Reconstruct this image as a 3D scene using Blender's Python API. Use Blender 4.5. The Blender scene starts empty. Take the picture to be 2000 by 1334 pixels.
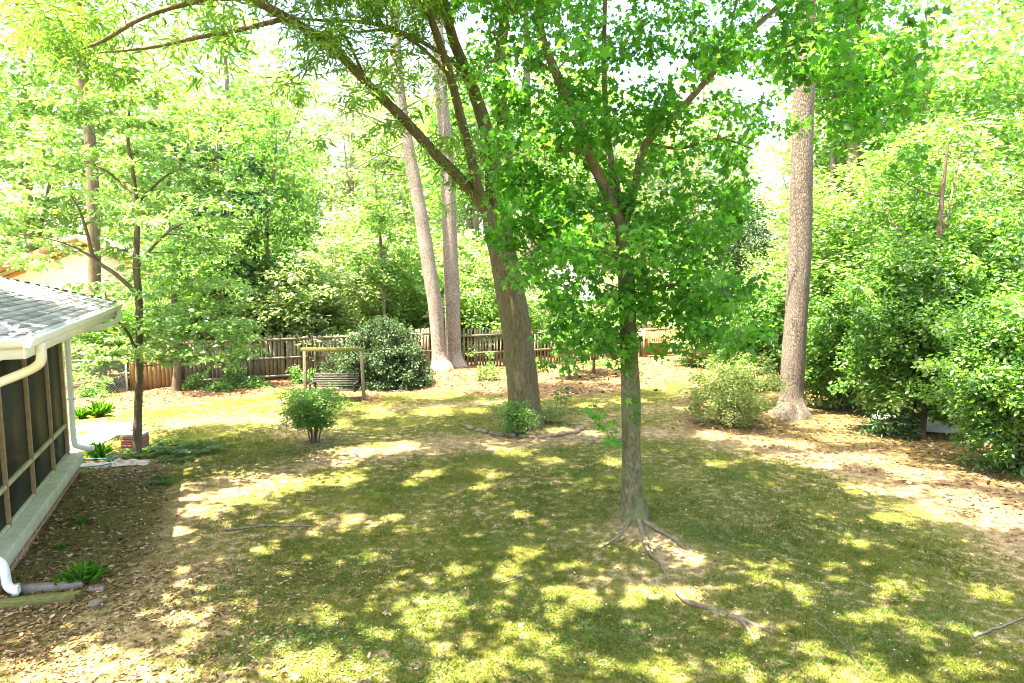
import bpy, math, random
import numpy as np
from mathutils import Vector

rad = math.radians
C = bpy.context.scene.collection
scene = bpy.context.scene
random.seed(7)
R = np.random.default_rng(7)

# ------------------------------------------------------------------ camera, world, sun, exposure
CAM_H, FPX, PITCH = 4.5, 1330.0, rad(6.307)
cam_data = bpy.data.cameras.new('camera')
cam = bpy.data.objects.new('camera', cam_data); C.objects.link(cam)
cam.location = (0, 0, CAM_H)
cam.rotation_euler = (math.pi / 2 - PITCH, 0, 0)
cam_data.sensor_width = 36.0
cam_data.lens = 36.0 * FPX / 2000.0
cam_data.clip_end = 2000.0
cam_data.clip_start = 0.1
scene.camera = cam

SUN_EL = rad(72)
SUN_H = np.array((-0.92, -0.39)); SUN_H = SUN_H / np.linalg.norm(SUN_H)     # horizontal direction towards the sun
to_sun = Vector((SUN_H[0] * math.cos(SUN_EL), SUN_H[1] * math.cos(SUN_EL), math.sin(SUN_EL)))
world = bpy.data.worlds.new('World'); scene.world = world; world.use_nodes = True
wn = world.node_tree
bg = wn.nodes['Background']
sky = wn.nodes.new('ShaderNodeTexSky'); sky.sky_type = 'NISHITA'; sky.sun_disc = False
sky.sun_elevation = SUN_EL
sky.sun_rotation = math.atan2(to_sun.x, to_sun.y)
sky.dust_density = 5.0; sky.air_density = 1.0; sky.ozone_density = 1.0
wn.links.new(sky.outputs[0], bg.inputs[0]); bg.inputs[1].default_value = 0.12
sl = bpy.data.lights.new('sun', 'SUN'); sl.energy = 5.0; sl.angle = rad(0.5); sl.color = (1.0, 0.90, 0.72)
so = bpy.data.objects.new('sun', sl); C.objects.link(so)
so.rotation_euler = (-to_sun).to_track_quat('-Z', 'Y').to_euler()
so.location = (-20, -10, 40)
vs = scene.view_settings
scene.display_settings.display_device = 'sRGB'
vs.view_transform = 'Standard'; vs.look = 'None'; vs.gamma = 1.0; vs.use_curve_mapping = False
vs.exposure = 3.3
cy = scene.cycles
cy.max_bounces = 9; cy.diffuse_bounces = 7; cy.glossy_bounces = 2; cy.transmission_bounces = 4; cy.transparent_max_bounces = 12
cy.caustics_reflective = False; cy.caustics_refractive = False
cy.sample_clamp_indirect = 6.0
cy.use_denoising = True
cy.filter_width = 1.05

# ------------------------------------------------------------------ layout helpers
def ray(px, py):
    u = (px - 1000.0) / FPX; v = (667.0 - py) / FPX
    return np.array((u, math.cos(PITCH) + v * math.sin(PITCH), -math.sin(PITCH) + v * math.cos(PITCH)))
def at(px, py, Y):
    d = ray(px, py); t = Y / d[1]
    return np.array((d[0] * t, Y, CAM_H + d[2] * t))
def ground0(px, py):
    d = ray(px, py); t = -CAM_H / d[2]
    return np.array((d[0] * t, d[1] * t))
MOUNDS = []
def mound(px, py, h, r):
    g = ground0(px, py); MOUNDS.append((g[0], g[1], h, r))
mound(1240, 1030, 0.10, 0.9); mound(1022, 826, 0.14, 1.1); mound(1545, 812, 0.16, 1.3); mound(868, 722, 0.18, 1.8)
mound(612, 868, 0.04, 0.8)
def gz(x, y):
    x = np.asarray(x, float); y = np.asarray(y, float)
    z = 0.028 * np.sin(0.71 * x + 1.3) * np.sin(0.55 * y + 0.4) + 0.018 * np.sin(1.7 * x + 0.9 * y) + 0.012 * np.sin(2.9 * x - 2.3 * y + 1.0)
    z = z + 0.007 * np.sin(6.1 * x + 1.2 * y) * np.sin(5.3 * y - 2.2 * x)
    for (mx, my, h, r) in MOUNDS:
        z = z + h * np.exp(-((x - mx) ** 2 + (y - my) ** 2) / (r * r))
    return z
def G(px, py):
    g = ground0(px, py); return np.array((g[0], g[1], float(gz(g[0], g[1]))))

# ------------------------------------------------------------------ object helpers
def link(o, parent=None):
    C.objects.link(o)
    if parent is not None: o.parent = parent
    return o
def tag(o, label, cat, group=None, kind=None):
    if label: o['label'] = label
    if cat: o['category'] = cat
    if group: o['group'] = group
    if kind: o['kind'] = kind
    return o
def thing(name, label, cat, loc=(0, 0, 0), group=None, rz=0.0):
    o = bpy.data.objects.new(name, None); link(o); o.location = loc; o.rotation_euler = (0, 0, rz)
    o.empty_display_size = 0.2
    return tag(o, label, cat, group)
def np_mesh(name, V, loops, starts, totals, mat, smooth=False, tone=None):
    me = bpy.data.meshes.new(name)
    V = np.ascontiguousarray(V, dtype=np.float32)
    me.vertices.add(len(V)); me.vertices.foreach_set('co', V.ravel())
    me.loops.add(len(loops)); me.loops.foreach_set('vertex_index', np.ascontiguousarray(loops, dtype=np.int32))
    me.polygons.add(len(starts)); me.polygons.foreach_set('loop_start', np.ascontiguousarray(starts, dtype=np.int32))
    if smooth: me.polygons.foreach_set('use_smooth', np.ones(len(starts), dtype=bool))
    if tone is not None:
        for nm, arr in (tone.items() if isinstance(tone, dict) else {'tone': tone}.items()):
            a = me.attributes.new(nm, 'FLOAT', 'POINT'); a.data.foreach_set('value', np.ascontiguousarray(arr, dtype=np.float32))
    me.update(calc_edges=True)
    me.materials.append(mat)
    return me
class MB:
    """collects shapes for ONE mesh"""
    def __init__(s): s.v = []; s.f = []; s.t = []
    def add(s, V, F, tone=0.5):
        b = len(s.v); s.v.extend([tuple(map(float, q)) for q in V]); s.f.extend([[b + i for i in f] for f in F]); s.t.extend([tone] * len(V))
    def box(s, c, ax, ay, az, tone=0.5):
        c = np.array(c, float); ax, ay, az = (np.array(q, float) for q in (ax, ay, az))
        V = [c + i * ax + j * ay + k * az for k in (-1, 1) for j in (-1, 1) for i in (-1, 1)]
        F = [(0, 2, 3, 1), (4, 5, 7, 6), (0, 1, 5, 4), (2, 6, 7, 3), (0, 4, 6, 2), (1, 3, 7, 5)]
        s.add(V, F, tone)
    def bx(s, x0, x1, y0, y1, z0, z1, tone=0.5):
        s.box(((x0 + x1) / 2, (y0 + y1) / 2, (z0 + z1) / 2), ((x1 - x0) / 2, 0, 0), (0, (y1 - y0) / 2, 0), (0, 0, (z1 - z0) / 2), tone)
    def beam(s, a, b, w, h, up=(0, 0, 1), tone=0.5):
        a = np.array(a, float); b = np.array(b, float); d = (b - a); L = np.linalg.norm(d); d = d / L
        sd = np.cross(d, np.array(up, float)); n = np.linalg.norm(sd)
        sd = sd / n if n > 1e-6 else np.array((1.0, 0, 0)); u = np.cross(sd, d)
        s.box((a + b) / 2, d * L / 2, sd * w / 2, u * h / 2, tone)
    def tube(s, P, rr, seg=8, wob=0.0, cap=True, flare=None, tone=0.5, sx=1.0, ridge=0.0):
        P = np.array(P, float); n = len(P); rr = np.broadcast_to(np.array(rr, float), (n,))
        T = np.gradient(P, axis=0); T /= np.linalg.norm(T, axis=1)[:, None] + 1e-9
        ref = np.array((1.0, 0.13, 0.07)); 
        if abs(np.dot(T[0], ref)) > 0.9: ref = np.array((0.1, 1.0, 0.1))
        b = len(s.v); ph = random.random() * 6.28; ph2 = random.random() * 6.28
        for i in range(n):
            x = ref - T[i] * np.dot(ref, T[i]); x /= np.linalg.norm(x); y = np.cross(T[i], x); ref = x
            for k in range(seg):
                a = 2 * math.pi * k / seg
                r = rr[i]
                if wob: r *= 1 + wob * (math.sin(3 * a + ph + 0.9 * i / 3.0) * 0.5 + math.sin(2 * a + ph2 + 0.23 * i) * 0.6 + (random.random() - .5) * 0.7)
                if ridge: r *= 1 + ridge * (abs(math.sin(8.5 * a + .9 * math.sin(.21 * i + ph) + ph)) + .8 * abs(math.sin(13 * a - .7 * math.sin(.33 * i + ph2) + ph2)) - 1.1 + random.uniform(-.35, .35))
                if flare: r += flare(i, a, rr[i])
                s.v.append(tuple(P[i] + r * (math.cos(a) * x * sx + math.sin(a) * y))); s.t.append(tone)
        for i in range(n - 1):
            for k in range(seg):
                k2 = (k + 1) % seg
                s.f.append([b + i * seg + k, b + i * seg + k2, b + (i + 1) * seg + k2, b + (i + 1) * seg + k])
        if cap:
            s.f.append([b + k for k in range(seg)][::-1]); s.f.append([b + (n - 1) * seg + k for k in range(seg)])
    def mesh(s, name, mat, smooth=False):
        tot = np.array([len(f) for f in s.f]); st = np.concatenate(([0], np.cumsum(tot)[:-1])) if len(tot) else tot
        loops = np.array([i for f in s.f for i in f])
        return np_mesh(name, np.array(s.v), loops, st, tot, mat, smooth, np.array(s.t))
    def build(s, name, mat, parent=None, smooth=False, bevel=0.0):
        o = link(bpy.data.objects.new(name, s.mesh(name, mat, smooth)), parent)
        if bevel:
            m = o.modifiers.new('bevel', 'BEVEL'); m.width = bevel; m.segments = 2; m.limit_method = 'ANGLE'
        return o
def spline(pts, step=0.25):
    """Catmull-Rom through rows of numbers (x,y,z,r...)"""
    P = np.array(pts, float); Q = np.vstack((2 * P[0] - P[1], P, 2 * P[-1] - P[-2])); out = []
    for i in range(1, len(Q) - 2):
        p0, p1, p2, p3 = Q[i - 1], Q[i], Q[i + 1], Q[i + 2]
        n = max(2, int(np.linalg.norm((p2 - p1)[:3]) / step))
        for t in np.linspace(0, 1, n, endpoint=False):
            out.append(0.5 * ((2 * p1) + (-p0 + p2) * t + (2 * p0 - 5 * p1 + 4 * p2 - p3) * t * t + (-p0 + 3 * p1 - 3 * p2 + p3) * t ** 3))
    out.append(P[-1]); return np.array(out)

# ------------------------------------------------------------------ leaves
def half(pts):
    """mirror a right-half outline (from base to tip) into a fan with a centre vertex"""
    r = list(pts); l = [(-x, y, z) for (x, y, z) in r[1:-1]][::-1]
    ring = r + l
    V = [(0, 0.38, 0.0)] + ring
    F = [(0, 1 + i, 1 + (i + 1) % len(ring)) for i in range(len(ring))]
    return np.array(V, float), F
MAPLE = half([(0, 0, 0), (0.16, -0.06, .03), (0.42, 0.02, .15), (0.30, 0.24, .08), (0.54, 0.50, .19), (0.22, 0.55, .07), (0, 1.0, -.16)])
DIAMOND = (np.array([(0, 0, 0), (0.27, 0.45, .07), (0, 1, 0), (-0.27, 0.45, .07)], float), [(0, 1, 2), (0, 2, 3)])
HEX = (np.array([(0, 0, 0), (0.24, 0.28, .06), (0.22, 0.66, .05), (0, 1, -.06), (-0.22, 0.66, .05), (-0.24, 0.28, .06)], float), [(0, 1, 2, 3), (0, 3, 4, 5)])
NARROW = (np.array([(0, 0, 0), (0.11, 0.35, .03), (0.07, 0.75, .0), (0, 1, -.1), (-0.07, 0.75, .0), (-0.11, 0.35, .03)], float), [(0, 1, 2, 3), (0, 3, 4, 5)])
THIN = (np.array([(0, 0, 0), (0.018, 0.35, .03), (0.014, 0.75, -.03), (0, 1, -.28), (-0.014, 0.75, -.03), (-0.018, 0.35, .03)], float), [(0, 1, 2, 3), (0, 3, 4, 5)])
BLADE = (np.array([(-0.085, 0, 0), (0.085, 0, 0), (0.0, 1, -.15)], float), [(0, 1, 2)])
NEEDLE = (np.array([(-0.02, 0, 0), (0.02, 0, 0), (0.0, 1, -.08)], float), [(0, 1, 2)])

def norm(a): return a / (np.linalg.norm(a, axis=-1, keepdims=True) + 1e-9)
def leaf_mesh(name, tpl, P, Ydir, Nrm, size, tone, mat):
    T, F = tpl; n = len(P); k = len(T)
    Yd = norm(Ydir); X = norm(np.cross(Yd, Nrm)); Z = np.cross(X, Yd)
    S = np.broadcast_to(np.asarray(size, float), (n,))[:, None, None]
    V = P[:, None, :] + S * (T[None, :, 0:1] * X[:, None, :] + T[None, :, 1:2] * Yd[:, None, :] + T[None, :, 2:3] * Z[:, None, :])
    fl = np.array([i for f in F for i in f]); ft = np.array([len(f) for f in F])
    loops = (fl[None, :] + (np.arange(n) * k)[:, None]).ravel(); tot = np.tile(ft, n); st = np.concatenate(([0], np.cumsum(tot)[:-1]))
    return np_mesh(name, V.reshape(-1, 3), loops, st, tot, mat, False, np.repeat(tone, k))
def in_ball(rng, n, hollow=0.5):
    d = norm(rng.normal(size=(n, 3))); return d * (rng.random(n) ** hollow)[:, None]
COT = 1.0 / math.tan(SUN_EL)
GAPS = []  # ground spots meant to be sunlit; crown leaves above them are cut
for px, py, r in [(505, 1080, .28), (600, 1092, .13), (870, 1180, .42), (905, 1120, .13), (1010, 1225, .26), (1080, 1190, .30), (1105, 1155, .38), (1150, 1168, .28), (975, 1182, .18), (1000, 1115, .22), (1000, 1070, .2), (1050, 1075, .16), (1030, 1003, .17), (940, 950, .3), (965, 930, .2), (1000, 885, .55),
                  (1100, 842, .5), (1160, 846, .4), (1335, 963, .2), (1285, 1075, .5), (1240, 1038, .4), (1325, 1092, .4), (1260, 1150, .33), (1310, 1152, .28), (1350, 1158, .22), (1232, 1172, .22), (1765, 1150, .42), (1800, 1000, .55), (1745, 1010, .4), (1850, 1090, .4), (1940, 1165, .32), (1565, 1155, .22), (1600, 900, .85), (1700, 900, .8), (1480, 862, .7), (1400, 852, .6),
                  (1580, 832, .5), (1800, 930, .7), (1900, 980, .7), (1980, 1012, .6), (1680, 955, .45), (960, 1300, .32), (890, 1315, .38), (700, 1310, .36), (1300, 1312, .32), (1650, 1318, .36), (1742, 1332, .36), (1872, 1310, .36), (400, 1000, .5), (345, 1040, .3), (345, 955, .35), (460, 968, .7), (550, 940, .85), (480, 922, .7), (640, 892, 1.0), (780, 870, .75), (560, 900, .6), (690, 935, .4), (710, 880, .6), (840, 925, .4),
                  (800, 945, .26), (690, 1012, .26), (640, 930, .5), (400, 1210, .13), (300, 1215, .12), (150, 1300, .5), (230, 1312, .4), (340, 1208, .14), (412, 1200, .18), (390, 1252, .18), (560, 1125, .14), (720, 1090, .18), (760, 1010, .2), (620, 1200, .16), (850, 805, .8), (740, 812, .5), (700, 800, .5), (440, 800, 1.2), (520, 790, .8), (360, 820, .9), (220, 850, 1.6), (1320, 715, 1.6),
                  (860, 770, .9), (780, 762, .8), (1345, 800, .5), (1150, 792, .5), (1240, 780, .4), (1200, 900, .35), (1400, 905, .3), (1480, 1060, .2), (1530, 1100, .16), (1620, 1100, .22), (1680, 1060, .2), (1700, 1210, .2), (1480, 1130, .16), (1800, 1230, .3), (1890, 1230, .25), (1420, 1300, .2), (1180, 1290, .16), (620, 1290, .2), (500, 1190, .14), (300, 850, .8), (600, 800, .5), (930, 800, .5), (1040, 790, .3),
                  (90, 1148, .13), (130, 1138, .18), (200, 1165, .2), (1560, 870, .6), (330, 890, .4), (1450, 790, .7), (620, 830, .6)]:
    g = ground0(px, py); GAPS.append((g[0], g[1], r))
for px, py, h0, h1, r in [(1545, 815, 0, 11, .75), (862, 728, 0, 11, .8), (886, 722, 0, 11, .8), (1430, 834, 0, 3, .7), (612, 868, .5, 2, .5), (1985, 935, 1, 5, 1.5), (1660, 840, 1, 4, 1.2), (748, 752, 1, 3, .8)]:  # leaf shafts cleared so sun reaches chosen trunks and shrubs
    g = ground0(px, py)
    for h in np.arange(h0, h1, .6): GAPS.append((g[0] - SUN_H[0] * h * COT, g[1] - SUN_H[1] * h * COT, r))
for _ in range(850):
    px, py = R.uniform(120, 2000), 800 + 534 * R.random() ** 1.2
    g = ground0(px, py); GAPS.append((g[0], g[1], R.uniform(.035, .12)))
GAPS = np.array(GAPS)
def sun_gaps(W, rng):
    """False for leaves of the high crowns cut away to shape the sun patches below"""
    gx = W[:, 0] - SUN_H[0] * W[:, 2] * COT; gy = W[:, 1] - SUN_H[1] * W[:, 2] * COT
    keep = np.ones(len(W), bool); j = np.clip(1 + rng.normal(size=len(W)) * .26, .35, 1.6)
    for x, y, r in GAPS: keep &= ((gx - x) ** 2 + (gy - y) ** 2) > (r * j + .05) ** 2
    return keep | (W[:, 2] < 7.5)
def crown_mesh(name, tpl, centers, radii, per, size, mat, rng, flat=0.6, upw=0.9, droop=0.35, jitter=0.25, out=0.3, gap=None):
    """leaf clumps: every cluster is a flattened ball of leaves"""
    centers = np.asarray(centers, float); m = len(centers); radii = np.broadcast_to(np.asarray(radii, float), (m,))
    per = np.broadcast_to(np.asarray(per, int), (m,)); idx = np.repeat(np.arange(m), per); n = len(idx)
    b = in_ball(rng, n, 0.55) * np.array((1, 1, flat))
    P = centers[idx] + b * radii[idx][:, None]
    if gap is not None:
        k = sun_gaps(P + np.asarray(gap), rng); P, b, idx = P[k], b[k], idx[k]; n = len(idx)
    Yd = rng.normal(size=(n, 3)) * np.array((1, 1, .35)) + b * out * 2; Yd[:, 2] -= droop * rng.random(n) * 2
    Nr = rng.normal(size=(n, 3)) * 0.75 + np.array((0, 0, upw))
    tone = np.clip(0.5 + rng.normal(size=m)[idx] * 0.19 + rng.normal(size=n) * 0.17, 0, 1)
    sz = size * np.clip(1 + rng.normal(size=n) * jitter, .45, 1.7)
    return leaf_mesh(name, tpl, P, Yd, Nr, sz, tone, mat)
def twigs(mb, skel, centers, rng, rmax=0.05, seg=5, lift=0.12, rmin=0.006):
    """chain thin branches from the limbs out to every leaf clump"""
    S = [np.array(s[:4], float) for s in skel]
    SA = np.array(S); centers = np.asarray(centers, float)
    d = np.min(np.linalg.norm(centers[:, None, :] - SA[None, :, :3], axis=2), axis=1)
    arr = np.zeros((len(S) + len(centers) * 5, 4)); arr[:len(S)] = SA; k = len(S)
    for ci in np.argsort(d):
        c = centers[ci]; D = arr[:k, :3] - c; dist = np.linalg.norm(D, axis=1)
        cost = dist + np.maximum(0, D[:, 2]) * 0.8
        j = int(np.argmin(cost)); a = arr[j, :3]; L = dist[j]
        if L < 0.05: continue
        r0 = min(rmax, arr[j, 3] * 0.6, 0.008 + 0.011 * L); r0 = max(r0, rmin)
        mid = (a + c) / 2 + rng.normal(size=3) * 0.06 * L + np.array((0, 0, lift * L))
        P = spline(np.vstack((np.append(a, r0), np.append(mid, r0 * .7), np.append(c, r0 * .4))), step=L / 4)
        mb.tube(P[:, :3], P[:, 3], seg, cap=False)
        q = P[[len(P) // 3, len(P) // 2, 2 * len(P) // 3, -1]]
        arr[k:k + 4] = q; k += 4

# ------------------------------------------------------------------ materials
def newmat(name):
    m = bpy.data.materials.new(name); m.use_nodes = True
    nt = m.node_tree; return m, nt, nt.nodes['Principled BSDF'], nt.nodes['Material Output']
def N(nt, t, **kw):
    n = nt.nodes.new(t)
    for k, v in kw.items(): setattr(n, k, v)
    return n
def ramp(nt, stops):
    r = nt.nodes.new('ShaderNodeValToRGB'); e = r.color_ramp.elements
    while len(e) < len(stops): e.new(0.5)
    for el, (p, c) in zip(e, stops): el.position = p; el.color = (*c, 1)
    return r
def leaf_mat(name, stops, trans, tfac=0.45, rough=0.5, spec=0.3):
    m, nt, b, out = newmat(name)
    a = N(nt, 'ShaderNodeAttribute', attribute_name='tone')
    r = ramp(nt, stops); nt.links.new(a.outputs['Fac'], r.inputs[0]); nt.links.new(r.outputs[0], b.inputs['Base Color'])
    b.inputs['Roughness'].default_value = rough; b.inputs['Specular IOR Level'].default_value = spec
    t = N(nt, 'ShaderNodeBsdfTranslucent')
    r2 = ramp(nt, [(0.1, tuple(c * 0.7 for c in trans)), (0.9, tuple(min(1, c * 1.25) for c in trans))])
    nt.links.new(a.outputs['Fac'], r2.inputs[0]); nt.links.new(r2.outputs[0], t.inputs['Color'])
    mx = N(nt, 'ShaderNodeMixShader'); mx.inputs[0].default_value = tfac
    nt.links.new(b.outputs[0], mx.inputs[1]); nt.links.new(t.outputs[0], mx.inputs[2]); nt.links.new(mx.outputs[0], out.inputs['Surface'])
    return m
def noise(nt, scale, detail=4, rough=0.6, vec=None, dist=0.0):
    n = N(nt, 'ShaderNodeTexNoise'); n.inputs['Scale'].default_value = scale; n.inputs['Detail'].default_value = detail
    n.inputs['Roughness'].default_value = rough; n.inputs['Distortion'].default_value = dist
    if vec is not None: nt.links.new(vec, n.inputs['Vector'])
    return n
def objvec(nt, scale=(1, 1, 1)):
    tc = N(nt, 'ShaderNodeTexCoord'); mp = N(nt, 'ShaderNodeMapping'); mp.inputs['Scale'].default_value = scale
    nt.links.new(tc.outputs['Object'], mp.inputs['Vector']); return mp.outputs[0]
def bump(nt, b, h, strength, dist):
    bp = N(nt, 'ShaderNodeBump'); bp.inputs['Strength'].default_value = strength; bp.inputs['Distance'].default_value = dist
    nt.links.new(h, bp.inputs['Height']); nt.links.new(bp.outputs[0], b.inputs['Normal'])
def mixc(nt, f, a, b, mode='MIX'):
    m = N(nt, 'ShaderNodeMix', data_type='RGBA', blend_type=mode)
    for sock, v in ((m.inputs[0], f), (m.inputs[6], a), (m.inputs[7], b)):
        if hasattr(v, 'is_output'): nt.links.new(v, sock)
        elif isinstance(v, (int, float)): sock.default_value = v
        else: sock.default_value = (*v, 1)
    return m.outputs[2]
def mth(nt, op, a, b=None, c=None):
    m = N(nt, 'ShaderNodeMath', operation=op)
    for i, v in enumerate((a, b, c)):
        if v is None: continue
        if hasattr(v, 'is_output'): nt.links.new(v, m.inputs[i])
        else: m.inputs[i].default_value = v
    return m.outputs[0]
def bark_mat(name, dark, mid, light, vscale=(9, 9, 1.8), moss=0.0, plates=False, strength=0.9, dist=0.03):
    m, nt, b, out = newmat(name)
    v = objvec(nt, vscale)
    n1 = noise(nt, 1.0, 6, 0.65, v, 0.6)
    if plates:
        vo = N(nt, 'ShaderNodeTexVoronoi', feature='DISTANCE_TO_EDGE'); vo.inputs['Scale'].default_value = 1.0
        n0 = noise(nt, 1.3, 3, .5, v); vv = mixc(nt, 0.75, v, n0.outputs['Color'], 'ADD'); nt.links.new(vv, vo.inputs['Vector'])
        crack = mth(nt, 'MINIMUM', mth(nt, 'MULTIPLY', vo.outputs['Distance'], 5.0), 1.0)
        h = mth(nt, 'ADD', mth(nt, 'MULTIPLY', crack, 0.42), mth(nt, 'MULTIPLY', n1.outputs['Fac'], 0.62))
    else:
        n2 = noise(nt, 2.4, 5, 0.6, v, 1.0)
        h = mth(nt, 'ADD', mth(nt, 'MULTIPLY', n1.outputs['Fac'], 0.65), mth(nt, 'MULTIPLY', n2.outputs['Fac'], 0.4))
    r = ramp(nt, [(0.32, dark), (0.55, mid), (0.85, light)]); nt.links.new(h, r.inputs[0])
    col = r.outputs[0]
    big = noise(nt, 1.6, 4, .6, objvec(nt, (1, 1, .7)))
    if moss:
        mr = ramp(nt, [(0.45, (0, 0, 0)), (0.7, (moss, moss, moss))]); nt.links.new(big.outputs['Fac'], mr.inputs[0])
        col = mixc(nt, mr.outputs[0], col, (0.10, 0.125, 0.045))
    else:
        mr = ramp(nt, [(0.4, (0, 0, 0)), (0.7, (.5, .5, .5))]); nt.links.new(big.outputs['Fac'], mr.inputs[0])
        col = mixc(nt, mr.outputs[0], col, light)
    nt.links.new(col, b.inputs['Base Color']); b.inputs['Roughness'].default_value = 0.9
    b.inputs['Specular IOR Level'].default_value = 0.15
    bump(nt, b, h, strength, dist)
    return m
def plain(name, col, rough=0.7, nscale=6.0, var=0.25, bmp=0.15, spec=0.3, scale=(1, 1, 1), metal=0.0, tone=0.0):
    m, nt, b, out = newmat(name)
    n = noise(nt, nscale, 5, .6, objvec(nt, scale))
    lo = tuple(c * (1 - var) for c in col); hi = tuple(min(1, c * (1 + var)) for c in col)
    r = ramp(nt, [(0.3, lo), (0.7, hi)]); nt.links.new(n.outputs['Fac'], r.inputs[0]); c = r.outputs[0]
    if tone:
        a = N(nt, 'ShaderNodeAttribute', attribute_name='tone'); g = ramp(nt, [(0, (1 - tone,) * 3), (1, (1 + tone,) * 3)])
        nt.links.new(a.outputs['Fac'], g.inputs[0]); c = mixc(nt, 1.0, c, g.outputs[0], 'MULTIPLY')
    nt.links.new(c, b.inputs['Base Color']); b.inputs['Roughness'].default_value = rough
    b.inputs['Specular IOR Level'].default_value = spec; b.inputs['Metallic'].default_value = metal
    if bmp: bump(nt, b, n.outputs['Fac'], bmp, 0.01)
    return m
M = {}
M['maple'] = leaf_mat('maple_leaf', [(0.1, (.022, .085, .010)), (0.5, (.055, .17, .018)), (0.9, (.13, .27, .035))], (.17, .50, .025), 0.5, .42, .35)
M['oak'] = leaf_mat('oak_leaf', [(0.1, (.04, .085, .015)), (0.5, (.10, .17, .03)), (0.9, (.20, .28, .08))], (.26, .50, .04), 0.48, .45, .5)
M['dogwood'] = leaf_mat('dogwood_leaf', [(0.1, (.055, .12, .025)), (0.5, (.14, .24, .07)), (0.9, (.30, .40, .19))], (.30, .54, .08), 0.46, .45, .7)
M['bright'] = leaf_mat('bright_leaf', [(0.1, (.06, .12, .03)), (0.5, (.15, .245, .075)), (0.9, (.28, .37, .17))], (.32, .56, .07), 0.48, .45, .6)
M['mid'] = leaf_mat('mid_leaf', [(0.1, (.035, .09, .02)), (0.5, (.09, .18, .04)), (0.9, (.19, .29, .10))], (.24, .50, .05), 0.48, .45, .6)
M['pale'] = leaf_mat('pale_leaf', [(0.1, (.11, .16, .06)), (0.5, (.20, .27, .12)), (0.9, (.33, .40, .22))], (.42, .57, .14), 0.48, .5, .6)  # leaf colour lightened in place of the background's washed-out glow
M['evergreen'] = leaf_mat('evergreen_leaf', [(0.1, (.012, .035, .01)), (0.5, (.03, .075, .018)), (0.88, (.06, .12, .03)), (1.0, (.28, .22, .04))], (.06, .2, .03), 0.22, .35, .5)
M['hedge'] = leaf_mat('hedge_leaf', [(0.1, (.018, .055, .014)), (0.5, (.06, .145, .03)), (0.85, (.17, .28, .06)), (1.0, (.32, .34, .12))], (.24, .50, .04), 0.42, .42, .6)
M['greyleaf'] = leaf_mat('greygreen_leaf', [(0.1, (.02, .042, .014)), (0.5, (.045, .080, .028)), (0.9, (.10, .145, .06))], (.08, .17, .04), 0.25, .5, .3)
M['azalea'] = leaf_mat('azalea_leaf', [(0.1, (.07, .11, .025)), (0.5, (.16, .22, .055)), (0.9, (.28, .33, .12))], (.32, .42, .08), 0.4, .45, .5)
M['needle'] = leaf_mat('pine_needle', [(0.1, (.05, .08, .03)), (0.5, (.09, .13, .05)), (0.9, (.15, .19, .08))], (.16, .24, .08), 0.3)
M['fern'] = leaf_mat('fern_leaf', [(0.1, (.025, .065, .012)), (0.5, (.06, .13, .022)), (0.9, (.12, .20, .04))], (.14, .3, .04), 0.4)
M['grass'] = leaf_mat('grass_blade', [(0.1, (.034, .052, .005)), (0.5, (.080, .108, .011)), (0.9, (.20, .20, .042))], (.20, .25, .02), 0.35, .6, .2)
M['blade'] = leaf_mat('blade_leaf', [(0.1, (.04, .13, .01)), (0.5, (.08, .22, .015)), (0.9, (.14, .3, .03))], (.16, .42, .02), .45)
M['litter'] = leaf_mat('dead_leaf', [(0.05, (.055, .031, .013)), (0.45, (.16, .092, .038)), (0.8, (.28, .18, .078)), (1.0, (.42, .33, .2))], (.24, .13, .05), 0.15, .7, .3)
M['petal'] = leaf_mat('pale_petal', [(0.0, (.45, .42, .33)), (1.0, (.68, .66, .58))], (.5, .48, .4), 0.2, .7, .2)
M['maple_bark'] = bark_mat('maple_bark', (.03, .026, .014), (.115, .105, .052), (.30, .28, .18), (13, 13, 7), .9, False, .8, .03)
M['oak_bark'] = bark_mat('oak_bark', (.035, .027, .015), (.13, .102, .055), (.25, .205, .115), (16, 16, 3.4), .45, False, 1.0, .045)
M['limb_bark'] = bark_mat('limb_bark', (.055, .037, .024), (.15, .11, .068), (.30, .23, .15), (10, 10, 3), .3, False, .8, .03)
M['pine_bark'] = bark_mat('pine_bark', (.08, .062, .048), (.155, .122, .095), (.235, .19, .155), (24, 24, 7), 0, True, .9, .03)
M['sunlit_pine_bark'] = bark_mat('sunlit_pine_bark', (.12, .09, .07), (.29, .23, .19), (.42, .36, .31), (24, 24, 7), 0, True, 1.0, .04)  # lighter copy of the pine bark, sunlight painted into its colour
M['far_bark'] = bark_mat('far_bark', (.08, .06, .045), (.20, .16, .12), (.36, .31, .25), (6, 6, 1.5), 0, False, .8, .03)
M['root'] = bark_mat('root_bark', (.05, .04, .024), (.14, .115, .07), (.27, .23, .155), (14, 14, 14), 0, False, .8, .02)
M['stem'] = bark_mat('shrub_stem', (.04, .028, .02), (.10, .07, .05), (.18, .14, .1), (20, 20, 8), 0, False, .5, .01)
M['wood_old'] = plain('weathered_wood', (.18, .15, .10), .85, 5, .4, .4, .2, (9, 9, .8), 0, .35)
M['wood_new'] = plain('tan_wood', (.27, .165, .075), .8, 5, .3, .3, .2, (9, 9, .8), 0, .25)
M['wood_grey'] = plain('grey_wood', (.17, .15, .12), .85, 7, .35, .3, .2, (1, 8, 8), 0, .3)
M['wood_dark'] = plain('bench_wood', (.05, .047, .04), .9, 7, .35, .3, .2, (1, 8, 8), 0, .3)
M['wood_moss'] = plain('mossy_timber', (.12, .12, .035), .9, 5, .35, .3, .2, (2, 8, 8))
M['white'] = plain('white_paint', (.72, .73, .66), .45, 3, .06, .02, .4)
M['cream'] = plain('cream_stucco', (.84, .76, .62), .9, 3, .06, .1, .2)
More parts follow.
